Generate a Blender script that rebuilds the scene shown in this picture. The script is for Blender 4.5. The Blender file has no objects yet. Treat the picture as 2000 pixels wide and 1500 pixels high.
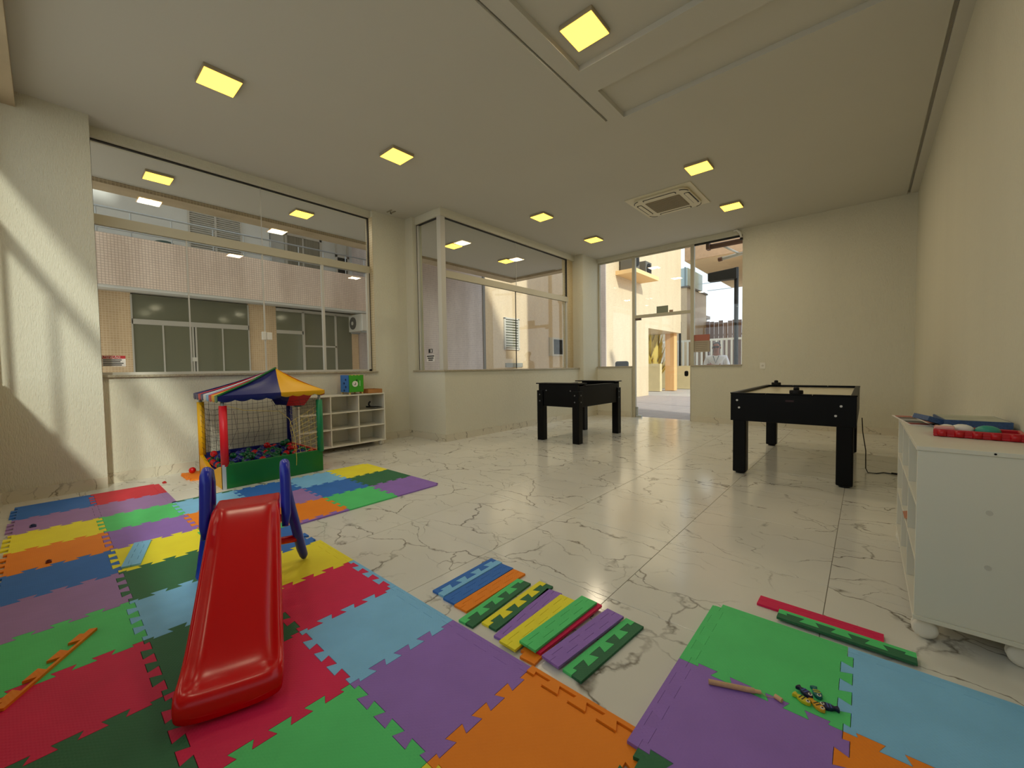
import bpy, bmesh, math, random
from mathutils import Vector, Matrix
rnd = random.Random(7)
D = bpy.data
SC = bpy.context.scene
COL = SC.collection

# ------------------------------------------------------------------ camera
cam_d = D.cameras.new('camera')
cam_d.sensor_width = 36.0
cam_d.lens = 36.0 * 792.0 / 2000.0
cam_d.clip_start = 0.02
cam_d.clip_end = 400
cam = D.objects.new('camera', cam_d)
COL.objects.link(cam)
yaw, pit, rol = 0.71802, 0.03846, -0.01496
fw = Vector((-math.sin(yaw) * math.cos(pit), math.cos(yaw) * math.cos(pit), -math.sin(pit)))
r0 = Vector((math.cos(yaw), math.sin(yaw), 0))
u0 = r0.cross(fw)
rt = math.cos(rol) * r0 + math.sin(rol) * u0
up = -math.sin(rol) * r0 + math.cos(rol) * u0
m = Matrix((rt, up, -fw)).transposed().to_4x4()
m.translation = Vector((0, 0, 1.2))
cam.matrix_world = m
SC.camera = cam

# ------------------------------------------------------------------ sky, sun, exposure
W = D.worlds.new('sky')
SC.world = W
W.use_nodes = True
nt = W.node_tree
nt.nodes.clear()
wo = nt.nodes.new('ShaderNodeOutputWorld')
bg = nt.nodes.new('ShaderNodeBackground')
tc = nt.nodes.new('ShaderNodeTexCoord')
sp = nt.nodes.new('ShaderNodeSeparateXYZ')
rampz = nt.nodes.new('ShaderNodeValToRGB')
rampz.color_ramp.elements[0].position = 0.0
rampz.color_ramp.elements[0].color = (0.93, 0.96, 1.0, 1)
rampz.color_ramp.elements[1].position = 0.45
rampz.color_ramp.elements[1].color = (0.50, 0.72, 1.0, 1)
mp = nt.nodes.new('ShaderNodeMapping')
mp.inputs['Scale'].default_value = (1.4, 1.4, 4.5)
no = nt.nodes.new('ShaderNodeTexNoise')
no.inputs['Scale'].default_value = 2.2
no.inputs['Detail'].default_value = 6
cr = nt.nodes.new('ShaderNodeValToRGB')
cr.color_ramp.elements[0].position = 0.42
cr.color_ramp.elements[1].position = 0.62
mx = nt.nodes.new('ShaderNodeMixRGB')
mx.inputs['Color2'].default_value = (1.0, 1.0, 1.0, 1)
L = nt.links.new
L(tc.outputs['Generated'], sp.inputs[0]); L(sp.outputs['Z'], rampz.inputs['Fac'])
L(tc.outputs['Generated'], mp.inputs['Vector']); L(mp.outputs[0], no.inputs['Vector'])
L(no.outputs['Fac'], cr.inputs['Fac']); L(cr.outputs['Color'], mx.inputs['Fac'])
L(rampz.outputs['Color'], mx.inputs['Color1']); L(mx.outputs['Color'], bg.inputs['Color'])
bg.inputs['Strength'].default_value = 1.0
L(bg.outputs[0], wo.inputs['Surface'])

sun_d = D.lights.new('sun', 'SUN')
sun_d.energy = 2.1
sun_d.angle = math.radians(3.2)
sun_d.color = (1.0, 0.985, 0.90)
sun = D.objects.new('sun', sun_d)
COL.objects.link(sun)
sun.location = (12, -6, 14)
sun.rotation_euler = Vector((-1.0, 0.32, -0.55)).to_track_quat('-Z', 'Y').to_euler()

SC.view_settings.view_transform = 'Standard'
SC.view_settings.look = 'None'
SC.view_settings.gamma = 1.0
SC.view_settings.use_curve_mapping = False
SC.view_settings.exposure = 0.55
SC.cycles.max_bounces = 6
SC.cycles.diffuse_bounces = 4
SC.cycles.glossy_bounces = 3
SC.cycles.transmission_bounces = 3
SC.cycles.transparent_max_bounces = 14
SC.cycles.use_adaptive_sampling = True
SC.cycles.adaptive_threshold = 0.02
SC.cycles.caustics_reflective = False
SC.cycles.caustics_refractive = False

# ------------------------------------------------------------------ helpers
def lin(c):
    c = c / 255.0
    return c / 12.92 if c <= 0.04045 else ((c + 0.055) / 1.055) ** 2.4

def col3(c):
    return (lin(c[0]), lin(c[1]), lin(c[2]), 1.0)

class MB:
    """collects vertices and faces (with material slots) for ONE mesh object"""
    def __init__(self):
        self.v, self.f, self.mi, self.cur = [], [], [], 0
    def add(self, verts, faces):
        o = len(self.v)
        self.v += [tuple(p) for p in verts]
        for f in faces:
            self.f.append([i + o for i in f]); self.mi.append(self.cur)
        return self
    def box(self, x0, x1, y0, y1, z0, z1):
        return self.add([(x0, y0, z0), (x1, y0, z0), (x1, y1, z0), (x0, y1, z0), (x0, y0, z1), (x1, y0, z1), (x1, y1, z1), (x0, y1, z1)],
                        [(3, 2, 1, 0), (4, 5, 6, 7), (0, 1, 5, 4), (1, 2, 6, 5), (2, 3, 7, 6), (3, 0, 4, 7)])
    def bbox(self, x0, x1, y0, y1, z0, z1, b=0.01):
        """box with chamfered edges"""
        bm = bmesh.new()
        bmesh.ops.create_cube(bm, size=1.0)
        for v in bm.verts:
            v.co = Vector(((x0 + x1) / 2 + v.co.x * (x1 - x0), (y0 + y1) / 2 + v.co.y * (y1 - y0), (z0 + z1) / 2 + v.co.z * (z1 - z0)))
        bmesh.ops.bevel(bm, geom=bm.edges[:], offset=b, segments=2, affect='EDGES', profile=0.5)
        bm.verts.index_update()
        self.add([v.co[:] for v in bm.verts], [[v.index for v in f.verts] for f in bm.faces])
        bm.free()
        return self
    def prism(self, pts, z0, z1):
        n = len(pts)
        return self.add([(p[0], p[1], z0) for p in pts] + [(p[0], p[1], z1) for p in pts],
                        [list(range(n))[::-1], list(range(n, 2 * n))] + [(i, (i + 1) % n, n + (i + 1) % n, n + i) for i in range(n)])
    def tube(self, pts, r, seg=8, rr=None):
        P = [Vector(p) for p in pts]
        n = len(P)
        rings = []
        prev = None
        for i, p in enumerate(P):
            d = (P[min(i + 1, n - 1)] - P[max(i - 1, 0)])
            d = d.normalized() if d.length > 1e-9 else Vector((0, 0, 1))
            if prev is None:
                a = Vector((0, 0, 1)) if abs(d.z) < 0.9 else Vector((1, 0, 0))
                u = d.cross(a).normalized()
            else:
                u = (prev - d * prev.dot(d))
                u = u.normalized() if u.length > 1e-6 else d.orthogonal().normalized()
            prev = u
            w = d.cross(u)
            ri = rr[i] if rr else r
            rings.append([p + (u * math.cos(2 * math.pi * k / seg) + w * math.sin(2 * math.pi * k / seg)) * ri for k in range(seg)])
        vs = [q for R in rings for q in R]
        fs = []
        for i in range(n - 1):
            for k in range(seg):
                a, b = i * seg + k, i * seg + (k + 1) % seg
                fs.append((a, b, b + seg, a + seg))
        fs.append(list(range(seg))[::-1])
        fs.append(list(range((n - 1) * seg, n * seg)))
        return self.add(vs, fs)
    def cyl(self, c, r, h, axis='z', seg=16, r2=None):
        d = {'x': (1, 0, 0), 'y': (0, 1, 0), 'z': (0, 0, 1)}[axis]
        c = Vector(c); d = Vector(d)
        return self.tube([c, c + d * h], r, seg, rr=[r, r if r2 is None else r2])
    def lathe(self, prof, c=(0, 0, 0), seg=20):
        vs, fs = [], []
        for (r, z) in prof:
            for k in range(seg):
                a = 2 * math.pi * k / seg
                vs.append((c[0] + r * math.cos(a), c[1] + r * math.sin(a), c[2] + z))
        for i in range(len(prof) - 1):
            for k in range(seg):
                a, b = i * seg + k, i * seg + (k + 1) % seg
                fs.append((a, b, b + seg, a + seg))
        fs.append(list(range(seg))[::-1]); fs.append(list(range((len(prof) - 1) * seg, len(prof) * seg)))
        return self.add(vs, fs)
    def sphere(self, c, r, seg=12, rings=8, sc=(1, 1, 1)):
        prof = []
        vs, fs = [(c[0], c[1], c[2] - r * sc[2])], []
        for i in range(1, rings):
            t = -math.pi / 2 + math.pi * i / rings
            for k in range(seg):
                a = 2 * math.pi * k / seg
                vs.append((c[0] + r * sc[0] * math.cos(t) * math.cos(a), c[1] + r * sc[1] * math.cos(t) * math.sin(a), c[2] + r * sc[2] * math.sin(t)))
        vs.append((c[0], c[1], c[2] + r * sc[2]))
        for k in range(seg):
            fs.append((0, 1 + (k + 1) % seg, 1 + k))
        for i in range(rings - 2):
            for k in range(seg):
                a, b = 1 + i * seg + k, 1 + i * seg + (k + 1) % seg
                fs.append((a, b, b + seg, a + seg))
        t = len(vs) - 1; o = 1 + (rings - 2) * seg
        for k in range(seg):
            fs.append((o + k, o + (k + 1) % seg, t))
        return self.add(vs, fs)
    def mesh(self, name, mats, origin=(0, 0, 0), smooth=False):
        me = D.meshes.new(name)
        o = origin
        me.from_pydata([(p[0] - o[0], p[1] - o[1], p[2] - o[2]) for p in self.v], [], self.f)
        if not isinstance(mats, (list, tuple)):
            mats = [mats]
        for mm in mats:
            me.materials.append(mm)
        for p, i in zip(me.polygons, self.mi):
            p.material_index = i
            p.use_smooth = smooth
        me.update()
        return me
    def build(self, name, mats, parent=None, origin=None, smooth=False, bevel=0, sub=0):
        origin = origin or (0, 0, 0)
        ob = D.objects.new(name, self.mesh(name, mats, origin, smooth))
        COL.objects.link(ob)
        if parent is not None:
            ob.parent = parent
        else:
            ob.location = origin
        if bevel:
            bv = ob.modifiers.new('bevel', 'BEVEL'); bv.width = bevel; bv.segments = 2; bv.limit_method = 'ANGLE'
        if sub:
            ss = ob.modifiers.new('subdivision', 'SUBSURF'); ss.levels = sub; ss.render_levels = sub
        return ob

def tag(o, label, cat, group=None, kind=None):
    o['label'] = label
    o['category'] = cat
    if group: o['group'] = group
    if kind: o['kind'] = kind
    return o

def thing(name, label, cat, loc=(0, 0, 0), group=None, rotz=0.0, kind=None):
    o = D.objects.new(name, None)
    COL.objects.link(o)
    o.location = loc
    o.rotation_euler = (0, 0, rotz)
    o.empty_display_size = 0.1
    return tag(o, label, cat, group, kind)

def part(name, mb, mats, parent, local=False, **k):
    """part under a thing; coordinates are world ones unless local=True"""
    if local:
        return mb.build(name, mats, parent, origin=(0, 0, 0), **k)
    o = Vector((0, 0, 0)); p = parent
    while p is not None:
        o += Vector(p.location); p = p.parent
    return mb.build(name, mats, parent, origin=tuple(o), **k)

def struct(name, mb, mats, label, cat, origin=(0, 0, 0), **k):
    return tag(mb.build(name, mats, None, origin=origin, **k), label, cat, kind='structure')

def copy_tree(o, parent=None):
    c = o.copy(); COL.objects.link(c)
    c.parent = parent
    for ch in list(o.children):
        copy_tree(ch, c)
    return c

def text_mesh(s, size, mat, parent, M4, name='lettering', align='CENTER', ext=0.0006):
    cu = D.curves.new(name, 'FONT')
    cu.body = s; cu.size = size; cu.align_x = align; cu.align_y = 'CENTER'; cu.extrude = ext; cu.resolution_u = 2
    tmp = D.objects.new(name + '_tmp', cu)
    COL.objects.link(tmp)
    bpy.context.view_layer.update()
    dg = bpy.context.evaluated_depsgraph_get()
    me = D.meshes.new_from_object(tmp.evaluated_get(dg))
    D.objects.remove(tmp); D.curves.remove(cu)
    me.materials.clear(); me.materials.append(mat)
    me.transform(M4)
    o = D.objects.new(name, me); COL.objects.link(o); o.parent = parent
    return o

# ------------------------------------------------------------------ materials
MATS = {}
def P(name, c, rough=0.5, spec=0.5, metal=0.0, bump=None, vary=None, coat=0.0, emit=None, estr=0.0, stretch=(1, 1, 1), sheen=0):
    mt = D.materials.new(name); mt.use_nodes = True
    n = mt.node_tree.nodes; l = mt.node_tree.links.new
    b = n['Principled BSDF']
    b.inputs['Base Color'].default_value = col3(c)
    b.inputs['Roughness'].default_value = rough
    b.inputs['Specular IOR Level'].default_value = spec
    b.inputs['Metallic'].default_value = metal
    b.inputs['Coat Weight'].default_value = coat
    if emit:
        b.inputs['Emission Color'].default_value = (*emit, 1); b.inputs['Emission Strength'].default_value = estr
    if bump or vary:
        t = n.new('ShaderNodeTexCoord'); mpn = n.new('ShaderNodeMapping'); mpn.inputs['Scale'].default_value = stretch
        l(t.outputs['Object'], mpn.inputs['Vector'])
    if vary:
        nz = n.new('ShaderNodeTexNoise'); nz.inputs['Scale'].default_value = vary[0]; nz.inputs['Detail'].default_value = 5
        l(mpn.outputs[0], nz.inputs['Vector'])
        hs = n.new('ShaderNodeMixRGB')
        d = vary[1]
        hs.inputs['Color1'].default_value = col3([max(0, x * (1 - d)) for x in c]); hs.inputs['Color2'].default_value = col3([min(255, x * (1 + d)) for x in c])
        l(nz.outputs['Fac'], hs.inputs['Fac']); l(hs.outputs[0], b.inputs['Base Color'])
    if bump:
        nb = n.new('ShaderNodeTexNoise'); nb.inputs['Scale'].default_value = bump[0]; nb.inputs['Detail'].default_value = 4
        l(mpn.outputs[0], nb.inputs['Vector'])
        bp = n.new('ShaderNodeBump'); bp.inputs['Strength'].default_value = bump[1]; bp.inputs['Distance'].default_value = bump[2] if len(bump) > 2 else 0.01
        l(nb.outputs['Fac'], bp.inputs['Height']); l(bp.outputs[0], b.inputs['Normal'])
    MATS[name] = mt
    return mt

def glass_mat(name, tint=(0.97, 0.99, 0.97), base=0.04, gain=0.9):
    mt = D.materials.new(name); mt.use_nodes = True
    n = mt.node_tree.nodes; l = mt.node_tree.links.new
    n.clear()
    out = n.new('ShaderNodeOutputMaterial'); mixs = n.new('ShaderNodeMixShader')
    tr = n.new('ShaderNodeBsdfTransparent'); tr.inputs['Color'].default_value = (*tint, 1)
    gl = n.new('ShaderNodeBsdfGlossy'); gl.inputs['Roughness'].default_value = 0.0
    lw = n.new('ShaderNodeLayerWeight'); lw.inputs['Blend'].default_value = 0.5
    pw = n.new('ShaderNodeMath'); pw.operation = 'POWER'; pw.inputs[1].default_value = 5.0
    ml = n.new('ShaderNodeMath'); ml.operation = 'MULTIPLY_ADD'; ml.inputs[1].default_value = gain; ml.inputs[2].default_value = base
    l(lw.outputs['Facing'], pw.inputs[0]); l(pw.outputs[0], ml.inputs[0]); l(ml.outputs[0], mixs.inputs['Fac'])
    l(tr.outputs[0], mixs.inputs[1]); l(gl.outputs[0], mixs.inputs[2]); l(mixs.outputs[0], out.inputs['Surface'])
    MATS[name] = mt
    return mt

def mosaic_mat(name, c1, c2, grout, size=0.025, rough=0.45, stain=0.8):
    """small square ceramic tesserae, about two pixels each in the photograph"""
    mt = D.materials.new(name); mt.use_nodes = True
    n = mt.node_tree.nodes; l = mt.node_tree.links.new
    b = n['Principled BSDF']; b.inputs['Roughness'].default_value = rough
    t = n.new('ShaderNodeTexCoord'); g = n.new('ShaderNodeNewGeometry')
    s = n.new('ShaderNodeSeparateXYZ'); l(g.outputs['Position'], s.inputs[0])
    a = n.new('ShaderNodeMath'); a.operation = 'ADD'; l(s.outputs['X'], a.inputs[0]); l(s.outputs['Y'], a.inputs[1])
    cb = n.new('ShaderNodeCombineXYZ'); l(a.outputs[0], cb.inputs['X']); l(s.outputs['Z'], cb.inputs['Y'])
    br = n.new('ShaderNodeTexBrick'); br.offset = 0.0; br.squash = 1.0
    br.inputs['Scale'].default_value = 1.0
    br.inputs['Brick Width'].default_value = size; br.inputs['Row Height'].default_value = size
    br.inputs['Mortar Size'].default_value = size * 0.09; br.inputs['Mortar Smooth'].default_value = 0.1
    br.inputs['Color1'].default_value = col3(c1); br.inputs['Color2'].default_value = col3(c2); br.inputs['Mortar'].default_value = col3(grout)
    l(cb.outputs[0], br.inputs['Vector'])
    # weather stains with a shape of their own
    nz = n.new('ShaderNodeTexNoise'); nz.inputs['Scale'].default_value = 1.0; nz.inputs['Detail'].default_value = 5
    mpn = n.new('ShaderNodeMapping'); mpn.inputs['Scale'].default_value = (2.2, 2.2, 0.5); l(g.outputs['Position'], mpn.inputs['Vector']); l(mpn.outputs[0], nz.inputs['Vector'])
    rp = n.new('ShaderNodeValToRGB'); rp.color_ramp.elements[0].position = 0.35; rp.color_ramp.elements[0].color = (stain + 0.02, stain, stain - 0.02, 1); rp.color_ramp.elements[1].position = 0.6
    l(nz.outputs['Fac'], rp.inputs['Fac'])
    ml = n.new('ShaderNodeMixRGB'); ml.blend_type = 'MULTIPLY'; ml.inputs['Fac'].default_value = 1.0
    l(br.outputs['Color'], ml.inputs['Color1']); l(rp.outputs['Color'], ml.inputs['Color2']); l(ml.outputs[0], b.inputs['Base Color'])
    MATS[name] = mt
    return mt

def marble_mat(name, base, vein, rough=0.14, scale=1.0, randomize=True, spec=0.5):
    mt = D.materials.new(name); mt.use_nodes = True
    n = mt.node_tree.nodes; l = mt.node_tree.links.new
    b = n['Principled BSDF']; b.inputs['Roughness'].default_value = rough; b.inputs['Specular IOR Level'].default_value = spec
    t = n.new('ShaderNodeTexCoord'); oi = n.new('ShaderNodeObjectInfo')
    ad = n.new('ShaderNodeVectorMath'); ad.operation = 'MULTIPLY_ADD'
    ml0 = n.new('ShaderNodeMath'); ml0.operation = 'MULTIPLY'; ml0.inputs[1].default_value = 37.0 if randomize else 0.0
    l(oi.outputs['Random'], ml0.inputs[0])
    cb = n.new('ShaderNodeCombineXYZ'); l(ml0.outputs[0], cb.inputs['X']); l(ml0.outputs[0], cb.inputs['Z'])
    av = n.new('ShaderNodeVectorMath'); av.operation = 'ADD'
    l(t.outputs['Object'], av.inputs[0]); l(cb.outputs[0], av.inputs[1])
    # warp the coordinates, then thin cracks along cell borders, broken up by a mask
    wn = n.new('ShaderNodeTexNoise'); wn.inputs['Scale'].default_value = 2.6 * scale; wn.inputs['Detail'].default_value = 5; wn.inputs['Roughness'].default_value = 0.52
    l(av.outputs[0], wn.inputs['Vector'])
    sb = n.new('ShaderNodeVectorMath'); sb.operation = 'SUBTRACT'; sb.inputs[1].default_value = (0.5, 0.5, 0.5)
    l(wn.outputs['Color'], sb.inputs[0])
    scv = n.new('ShaderNodeVectorMath'); scv.operation = 'SCALE'; scv.inputs['Scale'].default_value = 0.42 / scale
    l(sb.outputs[0], scv.inputs[0])
    wv = n.new('ShaderNodeVectorMath'); wv.operation = 'ADD'; l(av.outputs[0], wv.inputs[0]); l(scv.outputs[0], wv.inputs[1])
    rotm = n.new('ShaderNodeMapping'); rotm.inputs['Rotation'].default_value = (0, 0, 0.9); rotm.inputs['Scale'].default_value = (1.0, 2.1, 1.0)
    l(wv.outputs[0], rotm.inputs['Vector'])
    def cracks(sc, w0, w1, msc, m0, m1, seed):
        vo = n.new('ShaderNodeTexVoronoi'); vo.feature = 'DISTANCE_TO_EDGE'; vo.inputs['Scale'].default_value = sc
        of = n.new('ShaderNodeVectorMath'); of.operation = 'ADD'; of.inputs[1].default_value = (seed, seed * 0.7, 0)
        l(rotm.outputs[0], of.inputs[0]); l(of.outputs[0], vo.inputs['Vector'])
        r = n.new('ShaderNodeMapRange'); r.inputs['From Min'].default_value = w0; r.inputs['From Max'].default_value = w1
        r.inputs['To Min'].default_value = 1; r.inputs['To Max'].default_value = 0
        l(vo.outputs['Distance'], r.inputs['Value'])
        mk = n.new('ShaderNodeTexNoise'); mk.inputs['Scale'].default_value = msc; mk.inputs['Detail'].default_value = 3
        of2 = n.new('ShaderNodeVectorMath'); of2.operation = 'ADD'; of2.inputs[1].default_value = (seed * 2 + 5, 3, seed)
        l(av.outputs[0], of2.inputs[0]); l(of2.outputs[0], mk.inputs['Vector'])
        r2 = n.new('ShaderNodeMapRange'); r2.inputs['From Min'].default_value = m0; r2.inputs['From Max'].default_value = m1
        l(mk.outputs['Fac'], r2.inputs['Value'])
        mu = n.new('ShaderNodeMath'); mu.operation = 'MULTIPLY'; l(r.outputs[0], mu.inputs[0]); l(r2.outputs[0], mu.inputs[1])
        return mu
    a1 = cracks(1.25 * scale, 0.0, 0.013, 2.6 * scale, 0.36, 0.56, 1.3)
    a2 = cracks(2.3 * scale, 0.0, 0.018, 3.2 * scale, 0.50, 0.66, 7.1)
    a3 = cracks(1.25 * scale, 0.0, 0.034, 6.5 * scale, 0.57, 0.68, 1.3)
    mxm = n.new('ShaderNodeMath'); mxm.operation = 'MAXIMUM'; l(a1.outputs[0], mxm.inputs[0])
    s2 = n.new('ShaderNodeMath'); s2.operation = 'MULTIPLY'; s2.inputs[1].default_value = 0.7; l(a2.outputs[0], s2.inputs[0]); l(s2.outputs[0], mxm.inputs[1])
    mx3 = n.new('ShaderNodeMath'); mx3.operation = 'MAXIMUM'; l(mxm.outputs[0], mx3.inputs[0]); l(a3.outputs[0], mx3.inputs[1])
    cloud = n.new('ShaderNodeTexNoise'); cloud.inputs['Scale'].default_value = 1.6; cloud.inputs['Detail'].default_value = 3; l(av.outputs[0], cloud.inputs['Vector'])
    bc = n.new('ShaderNodeMixRGB'); bc.inputs['Color1'].default_value = col3([x * 0.95 for x in base]); bc.inputs['Color2'].default_value = col3([min(255, x * 1.04) for x in base]); l(cloud.outputs['Fac'], bc.inputs['Fac'])
    mc = n.new('ShaderNodeMixRGB'); l(mx3.outputs[0], mc.inputs['Fac']); l(bc.outputs[0], mc.inputs['Color1']); mc.inputs['Color2'].default_value = col3(vein)
    l(mc.outputs[0], b.inputs['Base Color'])
    MATS[name] = mt
    return mt

def eva_mat(name, c):
    mt = D.materials.new('foam_' + name); mt.use_nodes = True
    n = mt.node_tree.nodes; l = mt.node_tree.links.new
    b = n['Principled BSDF']; b.inputs['Roughness'].default_value = 0.62; b.inputs['Specular IOR Level'].default_value = 0.35
    t = n.new('ShaderNodeTexCoord')
    nz = n.new('ShaderNodeTexNoise'); nz.inputs['Scale'].default_value = 5.0; nz.inputs['Detail'].default_value = 4; l(t.outputs['Object'], nz.inputs['Vector'])
    mc = n.new('ShaderNodeMixRGB'); mc.inputs['Color1'].default_value = col3([x * 0.94 for x in c]); mc.inputs['Color2'].default_value = col3([min(255, x * 1.05) for x in c])
    l(nz.outputs['Fac'], mc.inputs['Fac']); l(mc.outputs[0], b.inputs['Base Color'])
    ws = []
    for ang in (0.75, -0.85):
        mpn = n.new('ShaderNodeMapping'); mpn.inputs['Rotation'].default_value = (0, 0, ang); l(t.outputs['Object'], mpn.inputs['Vector'])
        wv = n.new('ShaderNodeTexWave'); wv.inputs['Scale'].default_value = 26.0; l(mpn.outputs[0], wv.inputs['Vector']); ws.append(wv)
    mu = n.new('ShaderNodeMath'); mu.operation = 'MULTIPLY'; l(ws[0].outputs['Fac'], mu.inputs[0]); l(ws[1].outputs['Fac'], mu.inputs[1])
    bp = n.new('ShaderNodeBump'); bp.inputs['Strength'].default_value = 0.22; bp.inputs['Distance'].default_value = 0.002
    l(mu.outputs[0], bp.inputs['Height']); l(bp.outputs[0], b.inputs['Normal'])
    MATS['foam_' + name] = mt
    return mt

WALL = P('wall_render', (220, 215, 194), 0.85, 0.2, bump=(130, 0.8, 0.012), vary=(1.6, 0.025), stretch=(1, 1, 0.22))
CEIL = P('ceiling_paint', (204, 201, 190), 0.9, 0.15, vary=(0.8, 0.015))
WHITE_AL = P('white_aluminium', (205, 201, 190), 0.4, 0.4)
BEIGE_AL = P('beige_aluminium', (190, 183, 160), 0.45, 0.4)
DARK_SEAL = P('dark_gasket', (30, 26, 22), 0.6)
GRANITE = P('granite_sill', (160, 150, 128), 0.25, 0.5, vary=(90, 0.35))
MARBLE = marble_mat('marble_floor_tile', (226, 223, 212), (118, 110, 96), 0.15, 1.0, spec=0.72)
MARBLE_BB = marble_mat('marble_skirting', (214, 206, 184), (132, 122, 102), 0.2, 1.2)
GROUT = P('grout', (120, 112, 96), 0.9)
GLASS = glass_mat('clear_glass')
MOSAIC = mosaic_mat('mosaic_cream', (205, 186, 146), (196, 176, 134), (226, 212, 178), 0.04)
MOSAIC_PINK = mosaic_mat('mosaic_pink', (252, 232, 214), (246, 224, 206), (206, 184, 164), 0.054)
MOSAIC_TAN = mosaic_mat('mosaic_tan', (232, 202, 160), (224, 192, 150), (246, 222, 186), 0.054)
MOSAIC_PEACH = mosaic_mat('mosaic_peach', (222, 200, 166), (214, 192, 158), (230, 210, 178), 0.06, stain=0.93)
MOSAIC_MAUVE = mosaic_mat('mosaic_mauve', (200, 186, 180), (190, 176, 172), (212, 200, 194), 0.06)
MOSAIC_DARK = mosaic_mat('mosaic_umber', (176, 156, 126), (160, 140, 112), (200, 182, 150), 0.04)
OUTW = P('outside_render', (224, 226, 222), 0.85, 0.2, vary=(2, 0.05))
DARKGLASS = P('tinted_pane', (118, 120, 100), 0.08, 0.5)
STEEL = P('galvanised_rail', (190, 196, 198), 0.35, 0.5, metal=0.4)
LED = P('led_diffuser', (255, 225, 120), 0.6, 0.2, emit=(1.0, 0.52, 0.05), estr=3.2)
LEDFRAME = P('lamp_frame', (170, 156, 128), 0.6)
BLACK = P('black_laminate', (3, 3, 4), 0.42, 0.18)
BLACKR = P('black_rubber', (14, 14, 16), 0.6, 0.3)
CHROME = P('bolt_cap', (205, 205, 205), 0.4, 0.5)
GREYBOLT = P('bolt_grey', (112, 112, 116), 0.5, 0.4)
LAMINATE = P('white_laminate', (226, 222, 206), 0.35, 0.4, vary=(2.0, 0.015))
WHITEPL = P('white_plastic', (232, 228, 215), 0.4, 0.4)
PLAY = P('hockey_surface', (226, 216, 184), 0.18, 0.5)
SLIDE = P('red_slide_plastic', (214, 0, 6), 0.24, 0.36)
BLUEPL = P('blue_plastic', (24, 40, 172), 0.28, 0.5)
FOAM_C = {'crimson': (226, 30, 86), 'green': (88, 212, 122), 'dark green': (50, 112, 76), 'purple': (152, 114, 198), 'light blue': (134, 198, 240),
          'orange': (255, 140, 30), 'yellow': (255, 234, 54), 'blue': (54, 116, 200), 'mauve': (164, 126, 184), 'red': (220, 44, 66)}
FOAM = {k: eva_mat(k.replace(' ', '_'), v) for k, v in FOAM_C.items()}

# ================================================================== the room shell
TP = 0.855                                      # floor tile pitch
TX0, TY0 = -0.139, 1.876
XW, YB, YF, XR = -6.24, 4.30, 9.12, 0.58        # window wall, bay side, far wall, right wall
fl = struct('floor', MB().box(-6.45, 0.75, -0.5, 9.3, -0.10, -0.003), GROUT, 'polished marble tile floor of the play room', 'floor')
tile_me = None
g = 0.0014
for i in range(-2, 9):
    for j in range(-3, 10):
        x1 = TX0 - TP * i; x0 = x1 - TP
        y0 = TY0 + TP * j; y1 = y0 + TP
        if x1 < XW or x0 > XR or y1 < -0.4 or y0 > YF + 0.05:
            continue
        if x1 <= -5.3 and y0 >= 4.4:
            continue
        full = x0 >= -6.44 and x1 <= 0.74 and y0 >= -0.49 and y1 <= 9.29
        if full:
            if tile_me is None:
                tile_me = MB().bbox(g, TP - g, g, TP - g, -0.012, 0.0, 0.0012).mesh('floor_tile', MARBLE)
            o = D.objects.new('floor_tile', tile_me)
            COL.objects.link(o); o.parent = fl; o.location = (x0, y0, 0)
        else:
            cx0, cx1, cy0, cy1 = max(x0, -6.44), min(x1, 0.74), max(y0, -0.49), min(y1, 9.29)
            o = MB().bbox(cx0 - x0 + g, cx1 - x0 - g, cy0 - y0 + g, cy1 - y0 - g, -0.012, 0.0, 0.0012).build('floor_tile', MARBLE, fl)
            o.location = (x0, y0, 0)

# walls
struct('wall_left', MB().box(-6.45, XW, 0.36, YB + 0.2, -0.05, 1.165).box(-6.45, XW, 3.66, YB + 0.2, 1.165, 4.0).box(-6.47, -6.30, 0.3, 3.7, 3.765, 4.0),
       WALL, 'cream textured wall under the big courtyard window', 'wall')
struct('wall_left_pier', MB().box(-6.5, -6.05, -0.5, 0.38, -0.05, 4.0), WALL, 'cream textured pier left of the courtyard window, with sun patches', 'wall')
struct('wall_bay', MB().box(-6.45, -5.22, YB, YB + 0.2, -0.05, 1.165).box(-5.42, -5.22, YB + 0.2, 8.5, -0.05, 1.165)
       .box(-6.45, -6.03, YB, YB + 0.2, 1.165, 4.0).box(-6.03, -5.325, YB + 0.06, YB + 0.165, 3.75, 4.0).box(-5.435, -5.325, YB + 0.165, 8.46, 3.75, 4.0),
       WALL, 'cream textured wall of the glazed bay', 'wall')
struct('wall_bay_pier', MB().box(-5.52, -5.10, 8.45, 9.3, -0.05, 4.0), WALL, 'cream textured pillar between the bay window and the entrance', 'wall')
struct('wall_far', MB().box(-5.2, -4.20, YF, 9.3, -0.05, 1.185).box(-2.84, -1.87, YF, 9.3, -0.05, 1.185).box(-1.87, 0.75, YF, 9.3, -0.05, 4.0)
       .box(-5.2, -1.87, YF, 9.3, 3.79, 4.0), WALL, 'cream textured far wall around the glass entrance', 'wall')
struct('wall_right', MB().box(XR, 0.76, -0.5, 9.3, -0.05, 4.0), WALL, 'long plain cream textured wall on the right', 'wall')
struct('wall_back', MB().box(-6.1, 0.75, -0.52, -0.33, -0.05, 1.165).box(0.35, 0.75, -0.52, -0.33, 1.165, 4.0).box(-6.1, 0.75, -0.62, -0.40, 3.76, 4.0),  # lintel box pushed outward to cut off the top of the sun patch
       WALL, 'cream textured wall under the back window', 'wall')
struct('trim_mosaic_left', MB().box(-6.445, -6.245, 3.655, 3.662, 1.18, 3.76), MOSAIC, 'strip of cream mosaic on the right reveal of the courtyard window', 'mosaic trim')
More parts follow.
